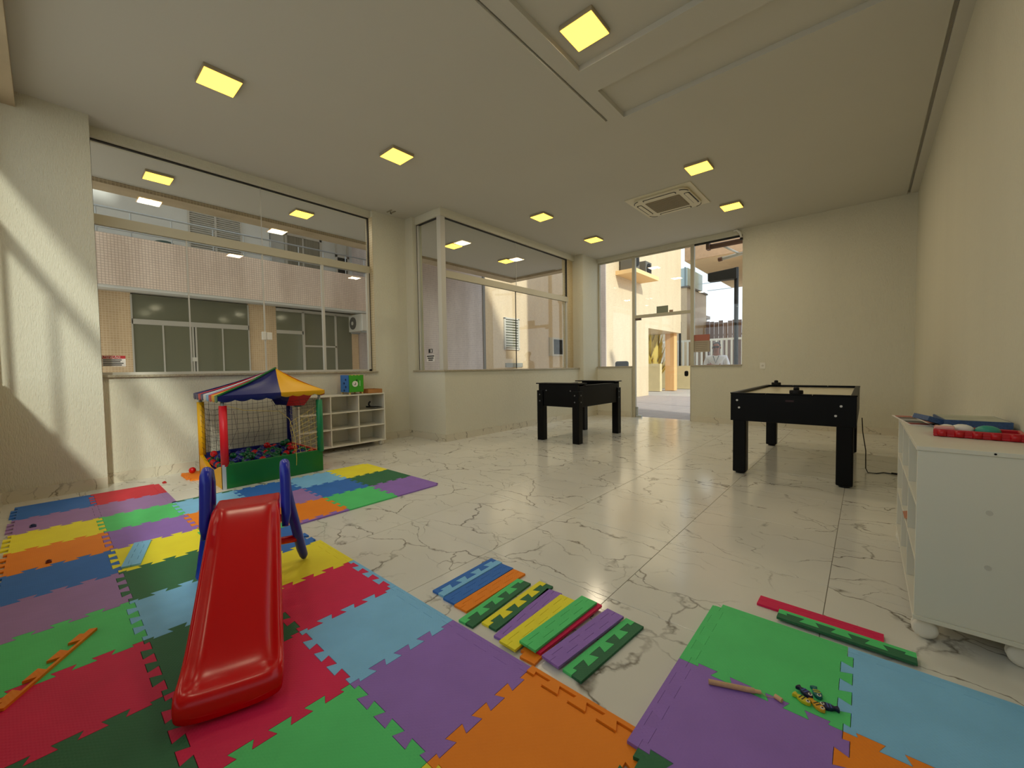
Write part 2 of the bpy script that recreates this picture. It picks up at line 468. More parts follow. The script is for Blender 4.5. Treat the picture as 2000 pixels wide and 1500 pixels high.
struct('trim_mosaic_bay', MB().box(-5.5, -5.385, 8.17, 8.452, 1.19, 3.9), MOSAIC, 'strip of cream mosaic right of the bay window', 'mosaic trim')
struct('trim_mosaic_back', MB().box(-6.055, -5.9, -0.5, -0.325, 1.165, 3.9), MOSAIC, 'strip of cream mosaic at the left edge of the picture', 'mosaic trim')
struct('trim_blind_box', MB().box(-6.05, 0.58, -0.36, -0.10, 3.72, 3.86), MOSAIC_DARK, 'mosaic covered beam above the back window, top left corner', 'beam')

# ceiling: plain plane with a lower left panel, two shallow recesses and a slot along the right wall
ce = struct('ceiling', MB().box(-6.5, 0.76, -0.52, 9.32, 3.985, 4.12), CEIL, 'off-white plaster ceiling with stepped panels', 'ceiling')
for nm, b in (('ceiling_panel', (-6.45, -2.172, -0.5, 4.104, 3.866)), ('ceiling_slot', (-6.45, -2.158, 4.104, 4.12, 3.95)), ('ceiling_slot', (-2.172, -2.158, -0.5, 4.104, 3.95)), ('ceiling_rib', (-2.158, -2.0, -0.5, 4.12, 3.88)),
              ('ceiling_panel', (-6.45, 0.455, 4.18, 9.3, 3.88)), ('ceiling_rib', (-6.45, -2.0, 4.12, 4.18, 3.88)),
              ('ceiling_panel', (-2.0, 0.75, -0.5, 3.28, 3.93)), ('ceiling_rib', (-2.0, 0.75, 3.28, 3.62, 3.88)),
              ('ceiling_panel', (-2.0, 0.75, 3.62, 4.18, 3.93)), ('ceiling_strip', (0.487, 0.75, 4.18, 9.3, 3.88)), ('ceiling_slot', (0.455, 0.487, 4.18, 9.3, 3.925))):
    part(nm, MB().box(b[0], b[1], b[2], b[3], b[4], 3.99), CEIL, ce)

# skirting, one marble piece after another
def skirting(name, label, runs):
    root = thing(name, label, 'skirting', (0, 0, 0), kind='structure')
    for (x0, y0, x1, y1, nx, ny) in runs:
        ln = math.hypot(x1 - x0, y1 - y0); k = max(1, round(ln / 0.855)); dx, dy = (x1 - x0) / ln, (y1 - y0) / ln
        for q in range(k):
            a, b = ln * q / k + 0.001, ln * (q + 1) / k - 0.001
            pa = (x0 + dx * a, y0 + dy * a); pb = (x0 + dx * b, y0 + dy * b); t = 0.012
            pts = [pa, pb, (pb[0] + nx * t, pb[1] + ny * t), (pa[0] + nx * t, pa[1] + ny * t)]
            if (dx * ny - dy * nx) < 0: pts = pts[::-1]
            part('skirting_tile', MB().prism(pts, 0.0, 0.115), MARBLE_BB, root)
skirting('baseboard_left', 'marble skirting along the window wall and pier', [(XW, 0.38, XW, YB, 1, 0), (-6.05, -0.33, -6.05, 0.38, 1, 0)])
skirting('baseboard_bay', 'marble skirting around the bay wall', [(XW, YB, -5.22, YB, 0, -1), (-5.22, YB, -5.22, 8.45, 1, 0), (-5.10, 8.45, -5.10, YF, 1, 0)])
skirting('baseboard_far', 'marble skirting along the far wall', [(-5.10, YF, -4.22, YF, 0, -1), (-2.82, YF, XR, YF, 0, -1)])
skirting('baseboard_right', 'marble skirting along the right wall', [(XR, -0.33, XR, YF, -1, 0)])
skirting('baseboard_back', 'marble skirting along the back wall', [(-6.05, -0.33, XR, -0.33, 0, 1)])

# sills
struct('trim_sill_left', MB().bbox(-6.46, -6.205, 0.385, 3.68, 1.165, 1.192, 0.004), GRANITE, 'speckled granite sill of the courtyard window', 'sill')
struct('trim_sill_bay', MB().bbox(-6.06, -5.195, YB - 0.03, YB + 0.22, 1.165, 1.192, 0.004).bbox(-5.46, -5.195, YB + 0.22, 8.45, 1.165, 1.192, 0.004), GRANITE, 'speckled granite sill of the bay window', 'sill')
struct('trim_sill_far', MB().bbox(-5.12, -4.2, YF - 0.03, 9.32, 1.185, 1.212, 0.004).bbox(-2.84, -1.87, YF - 0.03, 9.32, 1.185, 1.212, 0.004), GRANITE, 'granite sills beside the glass entrance', 'sill')
struct('trim_sill_back', MB().bbox(-5.9, 0.35, -0.54, -0.31, 1.165, 1.192, 0.004), GRANITE, 'granite sill of the back window', 'sill')

# windows
def window(name, label, parts, cat='window'):
    w = thing(name, label, cat, (0, 0, 0), kind='structure')
    for nm, mb, mt in parts:
        part(nm, mb, mt, w)
    return w
gx = -6.38
w1 = window('window_1', 'big fixed glass window to the courtyard with a wide transom bar', [
    ('transom', MB().box(gx - 0.03, gx + 0.03, 0.38, 3.66, 2.845, 2.955), BEIGE_AL),
    ('top_gasket', MB().box(gx - 0.02, gx + 0.02, 0.38, 3.66, 3.752, 3.768), DARK_SEAL),
    ('side_gasket', MB().box(gx - 0.02, gx + 0.02, 0.385, 0.402, 1.19, 3.76), DARK_SEAL),
    ('side_gasket', MB().box(gx - 0.02, gx + 0.02, 3.640, 3.656, 1.19, 3.76), DARK_SEAL),
    ('jamb', MB().box(gx - 0.025, gx + 0.025, 3.60, 3.640, 1.19, 2.845), WHITE_AL),
    ('bottom_rail', MB().box(gx - 0.025, gx + 0.025, 0.40, 3.64, 1.192, 1.222), WHITE_AL),
    ('mullion', MB().box(gx - 0.02, gx + 0.02, 2.845, 2.88, 1.22, 2.845), WHITE_AL),
    ('glazing_joint', MB().box(gx - 0.008, gx + 0.008, 1.192, 1.206, 1.22, 2.845), WHITE_AL),
    ('glazing_joint', MB().box(gx - 0.008, gx + 0.008, 2.03, 2.045, 1.22, 2.845), WHITE_AL),
    ('glazing_joint', MB().box(gx - 0.005, gx + 0.005, 2.04, 2.046, 2.955, 3.752), WHITE_AL)] +
    [('pane', MB().box(gx - 0.004, gx + 0.004, a, b, 1.222, 2.845), GLASS) for a, b in ((0.402, 1.192), (1.206, 2.03), (2.045, 2.845), (2.88, 3.60))] +
    [('pane', MB().box(gx - 0.004, gx + 0.004, a, b, 2.955, 3.752), GLASS) for a, b in ((0.402, 2.04), (2.046, 3.64))])
bx, by = -5.38, YB + 0.11
w2 = window('window_2', 'glazed corner bay window with a white corner post', [
    ('corner_post', MB().bbox(bx - 0.05, bx + 0.05, by - 0.05, by + 0.05, 1.192, 3.75, 0.004), WHITE_AL),
    ('transom', MB().box(bx - 0.03, bx + 0.03, by + 0.05, 8.20, 2.755, 2.87), BEIGE_AL),
    ('top_gasket', MB().box(bx - 0.02, bx + 0.02, by + 0.05, 8.17, 3.735, 3.750), DARK_SEAL),
    ('top_gasket', MB().box(-6.03, bx - 0.05, by - 0.02, by + 0.02, 3.735, 3.750), DARK_SEAL),
    ('side_gasket', MB().box(-6.032, -6.015, by - 0.02, by + 0.02, 1.192, 3.74), DARK_SEAL),
    ('side_gasket', MB().box(bx - 0.02, bx + 0.02, 8.15, 8.17, 2.87, 3.74), DARK_SEAL),
    ('jamb', MB().box(-6.015, -5.975, by - 0.02, by + 0.02, 1.192, 3.735), WHITE_AL),
    ('jamb', MB().box(bx - 0.02, bx + 0.02, 8.13, 8.17, 1.192, 2.755), WHITE_AL),
    ('glazing_joint', MB().box(bx - 0.006, bx + 0.006, 6.30, 6.316, 1.2, 2.755), DARK_SEAL),
    ('glazing_joint', MB().box(bx - 0.004, bx + 0.004, 6.33, 6.338, 2.87, 3.735), WHITE_AL),
    ('pane', MB().box(-5.975, bx - 0.05, by - 0.004, by + 0.004, 1.192, 3.735), GLASS),
    ('pane', MB().box(bx - 0.004, bx + 0.004, by + 0.05, 6.30, 1.192, 2.755), GLASS),
    ('pane', MB().box(bx - 0.004, bx + 0.004, 6.316, 8.13, 1.192, 2.755), GLASS),
    ('pane', MB().box(bx - 0.004, bx + 0.004, by + 0.05, 6.33, 2.87, 3.735), GLASS),
    ('pane', MB().box(bx - 0.004, bx + 0.004, 6.338, 8.15, 2.87, 3.735), GLASS)])
yd = 9.21
w3 = window('window_3', 'narrow fixed window left of the glass entrance', [
    ('jamb', MB().box(-5.1, -5.06, yd - 0.03, yd + 0.03, 1.21, 3.79), BEIGE_AL),
    ('head_rail', MB().box(-5.06, -4.2, yd - 0.02, yd + 0.02, 3.755, 3.79), BEIGE_AL),
    ('pane', MB().box(-5.06, -4.2, yd - 0.004, yd + 0.004, 1.21, 3.755), GLASS)])
w4 = window('window_4', 'fixed window right of the glass entrance', [
    ('head_rail', MB().box(-2.80, -1.87, yd - 0.02, yd + 0.02, 3.755, 3.79), DARK_SEAL),
    ('pane', MB().box(-2.80, -1.87, yd - 0.004, yd + 0.004, 1.21, 3.755), GLASS)])
d1 = window('door_1', 'frameless glass entrance door with a fanlight above', [
    ('jamb', MB().bbox(-4.20, -4.125, yd - 0.04, yd + 0.04, 0, 3.79, 0.004), BEIGE_AL),
    ('jamb', MB().bbox(-2.875, -2.80, yd - 0.04, yd + 0.04, 0, 3.79, 0.004), BEIGE_AL),
    ('transom', MB().box(-4.125, -2.875, yd - 0.035, yd + 0.035, 2.335, 2.405), BEIGE_AL),
    ('head_rail', MB().box(-4.125, -2.875, yd - 0.02, yd + 0.02, 3.755, 3.79), BEIGE_AL),
    ('fanlight_pane', MB().box(-4.125, -2.875, yd - 0.004, yd + 0.004, 2.405, 3.755), GLASS)], 'door')
dl = part('door_leaf', MB().box(-4.11, -2.89, yd - 0.005, yd + 0.005, 0.012, 2.325), GLASS, d1)
part('pivot_shoe', MB().bbox(-4.12, -3.98, yd - 0.03, yd + 0.03, 0.0, 0.045, 0.006).prism([(-4.12, yd - 0.012), (-4.07, yd - 0.012), (-4.07, yd + 0.012), (-4.12, yd + 0.012)], 0.045, 0.24), STEEL, dl)
part('patch_fitting', MB().bbox(-4.12, -3.99, yd - 0.02, yd + 0.02, 2.285, 2.33, 0.004), P('bronze_fitting', (96, 76, 60), 0.4), dl)
part('door_handle', MB().lathe([(0.01, -0.06), (0.035, -0.05), (0.04, -0.02), (0.04, 0.02), (0.035, 0.05), (0.01, 0.06)], (-2.955, yd - 0.035, 1.03)), BLACKR, dl)
# back window behind the camera: same system as the courtyard window
yb = -0.45
wb = window('window_5', 'long back window letting the daylight in behind the viewer', [
    ('transom', MB().box(-5.9, 0.35, yb - 0.03, yb + 0.03, 2.845, 2.955), BEIGE_AL),
    ('head_rail', MB().box(-5.9, 0.35, yb - 0.02, yb + 0.02, 3.73, 3.765), DARK_SEAL)] +
    [('mullion', MB().box(x - 0.02, x + 0.02, yb - 0.02, yb + 0.02, 1.19, 2.845), WHITE_AL) for x in (-5.35, -4.45, -3.0, -1.4)] +
    [('pane', MB().box(a, b, yb - 0.004, yb + 0.004, 1.19, 2.845), GLASS) for a, b in ((-5.9, -5.37), (-5.33, -4.47), (-4.43, -3.02), (-2.98, -1.42), (-1.38, 0.35))] +
    [('pane', MB().box(a, b, yb - 0.004, yb + 0.004, 2.955, 3.73), GLASS) for a, b in ((-5.9, -3.0), (-2.99, 0.35))])

# ================================================================== outside
PAVE = P('paving', (176, 164, 160), 0.8, 0.2, vary=(1.2, 0.08), bump=(14, 0.3, 0.01))
struct('ground', MB().box(-60, 40, -40, 80, -0.3, -0.02), P('courtyard_concrete', (196, 186, 176), 0.9, 0.1, vary=(0.7, 0.08)), 'pale paved ground outside the building', 'ground')
pv = thing('paving', 'grey lilac paving slabs outside the glass entrance', 'paving', (0, 0, -0.02), kind='structure')
sl_me = MB().bbox(0.004, 0.596, 0.004, 0.596, 0, 0.018, 0.003).mesh('paving_slab', PAVE)
for i in range(12):
    for j in range(12):
        o = D.objects.new('paving_slab', sl_me); COL.objects.link(o); o.parent = pv; o.location = (-8.0 + 0.6 * i, 9.31 + 0.6 * j, 0)
# unseen upper mass sized to shade the courtyard; the covered gallery outside the windows
struct('wall_upper_shade_mass', MB().box(-8.3, 1.2, -0.52, 6.0, 4.13, 9.2).box(-8.3, 1.2, 6.0, 9.5, 4.13, 7.2).box(-8.3, -6.45, -6, -0.52, 4.13, 8.3), MOSAIC_TAN, 'unseen upper mass above the play room, sized to shade the courtyard', 'wall')
struct('ceiling_gallery', MB().box(-8.0, -6.40, -6, 4.4, 3.9, 4.12).box(-8.0, -5.40, 4.4, 9.5, 3.9, 4.12), CEIL, 'off-white soffit of the covered gallery outside the windows', 'ceiling')
struct('trim_gallery_beam', MB().box(-8.32, -7.97, -6, 9.55, 3.84, 4.5).box(-7.97, -5.52, 9.30, 9.55, 3.84, 4.13), MOSAIC_DARK, 'mosaic covered edge beam of the gallery soffit', 'beam')

# building across the courtyard
ob_ = thing('apartment_building', 'apartment building across the courtyard with a pink mosaic balcony band', 'building', (-12.5, 4.0, 0))
part('balcony_parapet', MB().box(-12.25, -12.0, -4, 7.0, 3.09, 4.16), MOSAIC_PINK, ob_)
part('balcony_slab', MB().box(-13.8, -12.25, -4, 7.0, 3.09, 3.3), CEIL, ob_)
part('drip_edge', MB().box(-12.35, -12.02, -4, 7.0, 3.03, 3.09), OUTW, ob_)
for a_, b_ in ((-4, 1.34), (3.72, 4.42), (6.7, 6.94)):
    part('ground_wall', MB().box(-13.2, -12.9, a_, b_, 0, 3.09), MOSAIC_TAN, ob_)
part('upper_wall', MB().box(-13.9, -13.6, -4, 4.58, 3.3, 7.2).box(-14.4, -14.1, 4.58, 9.0, 3.3, 7.2).box(-14.1, -13.6, 4.56, 4.58, 3.3, 7.2), OUTW, ob_)
part('roof_slab', MB().box(-14.4, -11.6, -4, 9.0, 7.2, 7.4), CEIL, ob_)
gl = part('glazed_front', MB().box(-12.93, -12.87, 1.34, 3.72, 2.37, 2.49).box(-12.93, -12.87, 1.33, 1.36, 0, 3.05).box(-12.93, -12.87, 3.70, 3.73, 0, 3.05), WHITE_AL, ob_)
for a, b in ((1.36, 3.70),):
    part('pane', MB().box(-12.92, -12.90, a, b, 2.49, 3.07), DARKGLASS, gl)
for a, b in ((1.36, 1.88), (1.91, 2.46), (2.54, 3.09), (3.12, 3.70)):
    part('pane', MB().box(-12.92, -12.90, a, b, 0, 2.37), DARKGLASS, gl)
for y, w in ((1.895, 0.03), (2.475, 0.035), (2.535, 0.035), (3.105, 0.03)):
    part('mullion', MB().box(-12.93, -12.88, y - w / 2, y + w / 2, 0, 2.37), WHITE_AL, gl)
part('lock', MB().box(-12.88, -12.85, 2.44, 2.54, 1.5, 1.6), WHITEPL, gl)
g2 = part('glazed_front', MB().box(-12.93, -12.87, 4.42, 5.16, 2.32, 2.42).box(-12.93, -12.87, 5.13, 5.20, 0, 3.0).box(-12.93, -12.87, 5.2, 6.18, 1.95, 2.0).box(-12.93, -12.87, 6.13, 6.19, 0, 3.0).box(-12.93, -12.87, 4.42, 6.7, 2.97, 3.05), WHITE_AL, ob_)
for a, b, z0, z1 in ((4.42, 5.13, 2.42, 2.97), (4.42, 5.13, 0, 2.32), (5.2, 6.13, 2.0, 2.97), (5.2, 6.13, 0, 1.95), (6.19, 6.7, 0, 2.97)):
    part('pane', MB().box(-12.92, -12.90, a, b, z0, z1), DARKGLASS, g2)
part('dark_backing', MB().box(-13.3, -13.2, 1.3, 6.75, 0, 3.09), DARKGLASS, ob_)  # dark sheet behind the panes, coloured as the unlit rooms inside
lv = part('louvre_shutter', MB().box(-13.6, -13.55, 2.60, 2.64, 3.5, 5.75).box(-13.6, -13.55, 3.18, 3.23, 3.5, 5.75).box(-13.6, -13.55, 3.79, 3.83, 3.5, 5.75), WHITE_AL, ob_)
for k in range(40):
    z = 3.55 + k * 0.055
    part('slat', MB().add([(-13.59, 2.64, z + 0.035), (-13.555, 2.64, z), (-13.555, 3.79, z), (-13.59, 3.79, z + 0.035), (-13.59, 2.64, z + 0.042), (-13.555, 2.64, z + 0.008), (-13.555, 3.79, z + 0.008), (-13.59, 3.79, z + 0.042)],
                           [(3, 2, 1, 0), (4, 5, 6, 7), (0, 1, 5, 4), (1, 2, 6, 5), (2, 3, 7, 6), (3, 0, 4, 7)]), WHITE_AL, lv)
CURT = P('curtain', (140, 136, 122), 0.9, 0.1, vary=(30, 0.25), stretch=(1, 1, 0.02))
wn_ = part('window', MB().box(-14.1, -14.04, 5.15, 5.22, 3.5, 5.65).box(-14.1, -14.04, 6.25, 6.32, 3.5, 5.65).box(-14.1, -14.04, 5.15, 6.32, 5.58, 5.66).box(-14.1, -14.04, 5.68, 5.73, 3.5, 5.6), WHITE_AL, ob_)
part('curtain', MB().box(-14.1, -14.06, 5.22, 5.68, 3.5, 5.58), CURT, wn_)
part('curtain', MB().box(-14.1, -14.06, 5.73, 6.25, 3.5, 5.58), CURT, wn_)
dr_ = part('balcony_door', MB().box(-14.1, -14.04, 6.80, 6.86, 3.3, 5.65).box(-14.1, -14.04, 7.22, 7.28, 3.3, 5.65).box(-14.1, -14.04, 6.8, 7.28, 5.2, 5.3), WHITE_AL, ob_)
part('pane', MB().box(-14.1, -14.06, 6.86, 7.22, 3.3, 5.2), BLACKR, dr_)
rl = part('balcony_railing', MB().tube([(-12.1, -4, 4.70), (-12.1, 7.0, 4.74)], 0.022, 8).tube([(-12.1, -4, 4.28), (-12.1, 7.0, 4.30)], 0.014, 6), STEEL, ob_, smooth=True)
for y in (-1.2, -0.4, 0.1, 0.79, 1.32, 2.01, 2.8, 3.45, 4.08, 4.79, 5.48, 6.16, 6.77):
    part('post', MB().tube([(-12.1, y, 4.14), (-12.1, y, 4.71)], 0.014, 6), STEEL, rl)
# dark green umbrella-like thing folded on the balcony
bp_ = thing('balcony_fan', 'dark green round thing on a white stand on the pink balcony', 'stand', (-12.9, 2.0, 3.3))
part('head', MB().sphere((-12.9, 2.0, 4.36), 0.2, 12, 8, (0.4, 1, 0.34)), P('bottle_green', (40, 70, 62), 0.5), bp_, smooth=True)
part('stand', MB().tube([(-12.9, 1.86, 3.3), (-12.9, 2.02, 4.32)], 0.014, 6).box(-12.98, -12.82, 1.75, 1.98, 3.3, 3.32), STEEL, bp_)

# side wing between the courtyard and the drive
wg = thing('side_wing', 'mauve mosaic side wing seen through the bay window', 'building', (-11.2, 8.2, 0))
part('wall', MB().box(-13.2, -9.5, 6.95, 9.52, 0, 7.5), MOSAIC_MAUVE, wg)
part('corner_trim', MB().box(-9.56, -9.47, 9.46, 9.56, 0, 7.5), P('grey_trim', (128, 124, 120), 0.6), wg)
ac = thing('outdoor_unit', 'white outdoor air conditioning unit on the side wing', 'air conditioner', (-12.5, 6.8, 2.45))
part('casing', MB().bbox(-12.92, -12.05, 6.62, 6.93, 2.47, 3.02, 0.02), WHITEPL, ac)
part('fan_guard', MB().cyl((-12.62, 6.60, 2.74), 0.2, 0.03, 'y', 20), P('guard_grey', (92, 92, 88), 0.6), ac)
part('fan_hub', MB().cyl((-12.62, 6.585, 2.74), 0.06, 0.03, 'y', 14), WHITEPL, ac)
part('bracket', MB().box(-12.85, -12.8, 6.65, 6.95, 2.42, 2.47).box(-12.2, -12.15, 6.65, 6.95, 2.42, 2.47), STEEL, ac)
# peach wall beyond the wing
pw_ = thing('peach_block', 'sunlit peach mosaic block with a louvred window, seen through the bay', 'building', (-11.5, 14, 0))
part('wall', MB().box(-12.2, -11.0, 9.8, 18.0, 0, 8.0), MOSAIC_PEACH, pw_)
lw_ = part('louvred_window', MB().box(-11.0, -10.94, 12.12, 12.2, 2.0, 3.24).box(-11.0, -10.94, 12.98, 13.06, 2.0, 3.24).box(-11.0, -10.94, 12.12, 13.06, 3.2, 3.26).box(-11.0, -10.94, 12.12, 13.06, 1.96, 2.02), WHITE_AL, pw_)
for k in range(11):
    part('slat', MB().box(-10.99, -10.95, 12.2, 12.98, 2.05 + k * 0.106, 2.09 + k * 0.106), WHITE_AL, lw_)
part('shade', MB().box(-10.995, -10.985, 12.2, 12.98, 2.02, 3.2), DARKGLASS, lw_)
part('vent_grille', MB().box(-11.0, -10.95, 12.2, 13.25, 1.25, 1.42), P('grille_grey', (150, 150, 140), 0.6), pw_)
ww_ = part('small_window', MB().box(-11.0, -10.93, 15.2, 15.5, 1.75, 2.6).box(-11.0, -10.93, 15.5, 16.35, 2.52, 2.6).box(-11.0, -10.93, 15.5, 16.35, 1.75, 1.83), WHITE_AL, pw_)
part('pane', MB().box(-10.99, -10.95, 15.5, 16.3, 1.83, 2.52), BLACKR, ww_)
# beige house left of the entrance view
h2 = thing('beige_house', 'sunlit beige house with an air conditioner ledge left of the entrance view', 'building', (-7.5, 16, 0))
part('lower_wall', MB().box(-8.2, -6.8, 12.8, 16.4, 0, 2.78), MOSAIC_PEACH, h2)
part('upper_wall', MB().box(-8.2, -6.8, 12.8, 20.3, 2.78, 9.0), MOSAIC_PEACH, h2)
part('end_wall_shaded', MB().box(-8.2, -6.8, 12.76, 12.8, 0, 9.0), MOSAIC_MAUVE, h2)  # mauve skin puts the shade of this end face into its colour
part('pillar', MB().box(-7.45, -7.02, 20.0, 20.4, 0, 2.78), P('ochre_render', (232, 182, 124), 0.8), h2)
part('ledge', MB().box(-6.8, -6.05, 13.5, 15.6, 4.48, 4.62), P('ledge_render', (248, 208, 150), 0.8), h2)
for nm_, lb_, y_, z_, zc in (('outdoor_unit', 'larger dark air conditioner on the ledge of the beige house', 13.75, 4.62, 5.35), ('outdoor_unit', 'smaller dark air conditioner on the ledge of the beige house', 14.85, 4.62, 5.15)):
    t_ = thing(nm_, lb_, 'air conditioner', (-6.4, y_ + 0.3, z_))
    part('casing', MB().bbox(-6.75, -6.25, y_, y_ + 0.55, z_, zc, 0.02), P('unit_grey_%d' % int(zc * 100), (96, 92, 84), 0.6), t_)
    part('fan_guard', MB().cyl((-6.25, y_ + 0.28, (z_ + zc) / 2), 0.2, 0.02, 'x', 16), BLACKR, t_)
b4 = thing('balcony_house', 'pale house with a glass balcony rail far down the drive', 'building', (-9, 27, 0))
part('wall', MB().box(-10.5, -8.35, 26, 30, 0, 6.0), MOSAIC_PEACH, b4)
part('coping', MB().box(-10.5, -8.25, 25.95, 30, 6.0, 6.1), P('coping_grey', (120, 116, 110), 0.7), b4)
part('glass_rail', MB().box(-8.35, -8.32, 26, 29, 6.1, 7.2).box(-10.4, -8.35, 26, 26.03, 6.1, 7.2), P('rail_glass', (190, 214, 220), 0.1), b4)
part('rail_post', MB().box(-8.5, -8.42, 25.97, 26.05, 6.1, 7.25), P('rail_metal', (140, 158, 166), 0.4), b4)
# overhanging upper floor on the right of the entrance view
h5 = thing('overhanging_house', 'house with an overhanging upper floor, top right of the entrance view', 'building', (-5, 27, 0))
part('upper_floor', MB().box(-7.2, -3.6, 22.2, 32.0, 6.64, 12.0), P('beige_soffit', (236, 206, 164), 0.8, vary=(1.5, 0.05)), h5)
part('fascia', MB().box(-7.23, -3.6, 22.15, 22.2, 6.66, 12.0), P('tan_fascia', (186, 152, 120), 0.8, vary=(6, 0.1)), h5)
part('ground_floor', MB().box(-4.2, -3.6, 22.5, 31.8, 0, 6.64), MOSAIC_PEACH, h5)
# planter wall, fences, lamps, plants beyond the drive
struct('wall_planter', MB().box(-9.4, -7.4, 19.2, 19.45, 0, 1.32).box(-9.4, -4.5, 21.8, 22.0, 0, 1.2), P('planter_render', (214, 196, 152), 0.85, vary=(3, 0.06)), 'low rendered planter wall beyond the drive', 'wall')
fn = thing('picket_fence', 'white slatted fence at the end of the drive', 'fence', (-7, 24, 0))
part('rail', MB().box(-13, -3.0, 24.0, 24.05, 2.55, 2.66).box(-13, -3.0, 24.0, 24.05, 1.05, 1.15), WHITEPL, fn)
part('plinth', MB().box(-13, -3.0, 24.0, 24.3, 0, 1.0), P('plinth_render', (230, 216, 184), 0.85), fn)
pk_me = MB().box(-0.05, 0.05, -0.03, 0.0, 0.9, 2.66).mesh('picket', WHITEPL)
for k in range(40):
    o = D.objects.new('picket', pk_me); COL.objects.link(o); o.parent = fn; o.location = (-5.9 + k * 0.25, 0.0, 0)
wf = thing('board_fence', 'weathered brown board fence behind the white fence', 'fence', (-8, 30, 0))
BRD = [P('fence_board_%d' % k, c, 0.9, 0.1, vary=(8, 0.15), stretch=(1, 1, 0.1)) for k, c in enumerate(((168, 138, 126), (150, 126, 118), (182, 156, 146), (140, 112, 104)))]
for k in range(46):
    x = -14.0 + k * 0.28
    part('board', MB().box(x, x + 0.262, 30.0, 30.04, 0, 4.15 + rnd.uniform(-0.1, 0.12)), BRD[rnd.randrange(4)], wf)
part('rail', MB().box(-14, -1.2, 30.04, 30.1, 3.2, 3.3).box(-14, -1.2, 30.04, 30.1, 1.0, 1.1), BRD[1], wf)
def lamp_post(label, x, y, top, hw, hl, r):
    t = thing('street_lamp', label, 'lamp post', (x, y, 0))
    part('post', MB().tube([(x, y, 0), (x, y, top)], r, 10), BLACKR, t, smooth=True)
    part('head', MB().add([(x + 0.03, y - hw, top - 0.02), (x + 0.03, y + hw, top - 0.02), (x - hl, y - hw * 0.8, top - 0.06), (x - hl, y + hw * 0.8, top - 0.06),
                           (x + 0.03, y - hw, top - 0.30), (x + 0.03, y + hw, top - 0.30), (x - hl, y - hw * 0.8, top - 0.28), (x - hl, y + hw * 0.8, top - 0.28)],
                          [(0, 1, 3, 2), (4, 6, 7, 5), (0, 2, 6, 4), (1, 5, 7, 3), (0, 4, 5, 1), (2, 3, 7, 6)]), BLACKR, t, bevel=0.015)
    part('base_plate', MB().lathe([(0.22, 0), (0.2, 0.03), (0.07, 0.16), (r, 0.3)], (x, y, 0)), BLACKR, t, smooth=True)
    return t
lamp_post('tall black street lamp in front of the sky, right of the entrance', -2.6, 12.0, 3.76, 0.13, 0.68, 0.052)
lamp_post('small black street lamp far down the drive', -7.55, 22.4, 3.55, 0.12, 0.42, 0.06)
# overhead cables
cb_ = thing('power_line', 'pair of thin power cables across the sky', 'cable', (-6, 40, 12))
for z0 in (8.6, 7.9):
    part('cable', MB().tube([(-30 + 4 * k, 40, z0 + 1.0 * ((k - 6) / 6.0) ** 2 * 0.5 + 0.02 * k) for k in range(13)], 0.025, 5), P('cable_grey_%d' % int(z0 * 10), (110, 128, 140), 0.6), cb_)
# shrubs in the planter
def shrub(label, x, y, z, h, c, n, seed):
    rr = random.Random(seed)
    t = thing('garden_shrub', label, 'shrub', (x, y, z))
    mb = MB()
    for k in range(n):
        a = rr.uniform(0, 6.28); e = rr.uniform(0.1, 1.0); ln = h * rr.uniform(0.35, 0.6)
        b = Vector((x + 0.1 * math.cos(a), y + 0.1 * math.sin(a), z + h * e * 0.55))
        d = Vector((math.cos(a) * (0.45 - e * 0.25), math.sin(a) * (0.45 - e * 0.25), 0.5 + e)).normalized()
        s_ = d.cross(Vector((0, 0, 1))).normalized() * (0.05 * h)
        mb.add([b, b + d * ln * 0.5 + s_, b + d * ln, b + d * ln * 0.5 - s_], [(0, 1, 2, 3)])
    lf = part('foliage', mb, P('leaf_%d' % seed, c, 0.7), t); lf['kind'] = 'stuff'
    part('stem', MB().tube([(x, y, z), (x, y, z + h * 0.6)], 0.03, 6), P('bark_%d' % seed, (110, 90, 66), 0.9), t)
shrub('tall yellow green shrub behind the planter wall', -8.3, 20.4, 0.0, 3.3, (226, 200, 96), 150, 3)
shrub('grey green shrub beside the yellow one', -8.9, 20.8, 0.0, 2.7, (132, 140, 112), 140, 4)
fh = thing('far_house', 'grey house with balconies beyond the planter', 'building', (-12, 34, 0))
part('wall', MB().box(-17, -10.5, 33, 38, 0, 5.2), P('far_render', (176, 172, 164), 0.85, vary=(2, 0.1)), fh)
part('roof', MB().prism([(-17.2, 32.8), (-10.3, 32.8), (-10.3, 38.2), (-17.2, 38.2)], 5.2, 5.45), P('far_roof', (110, 100, 94), 0.85), fh)
for k in range(4):
    part('window', MB().box(-16.2 + k * 1.45, -15.4 + k * 1.45, 32.94, 33.0, 2.6, 3.9), DARKGLASS, fh)

# ================================================================== lamps and ceiling fittings
LAMP_W, LAMP_C = 6.7, (1.0, 0.88, 0.66)
def ceiling_light(label, x, y, z, group):
    t = thing('ceiling_light', label, 'ceiling light', (x, y, z), group)
    s = 0.15
    part('housing', MB().bbox(x - s, x + s, y - s, y + s, z - 0.035, z, 0.004), LEDFRAME, t)
    part('diffuser', MB().bbox(x - s + 0.008, x + s - 0.008, y - s + 0.008, y + s - 0.008, z - 0.039, z - 0.03, 0.003), LED, t)
    la = D.lights.new('ceiling_light_glow', 'AREA')
    la.shape = 'SQUARE'; la.size = 0.26; la.energy = LAMP_W; la.color = LAMP_C
    lo = D.objects.new('lamp_glow', la); COL.objects.link(lo); lo.parent = t; lo.location = (0, 0, -0.042)
    return t
GI = 'square lit ceiling lights inside the room'
GO = 'square lit ceiling lights under the gallery soffit'
ceiling_light('large lit square ceiling light at the top left, above the courtyard window', -4.46, 1.13, 3.866, GI)
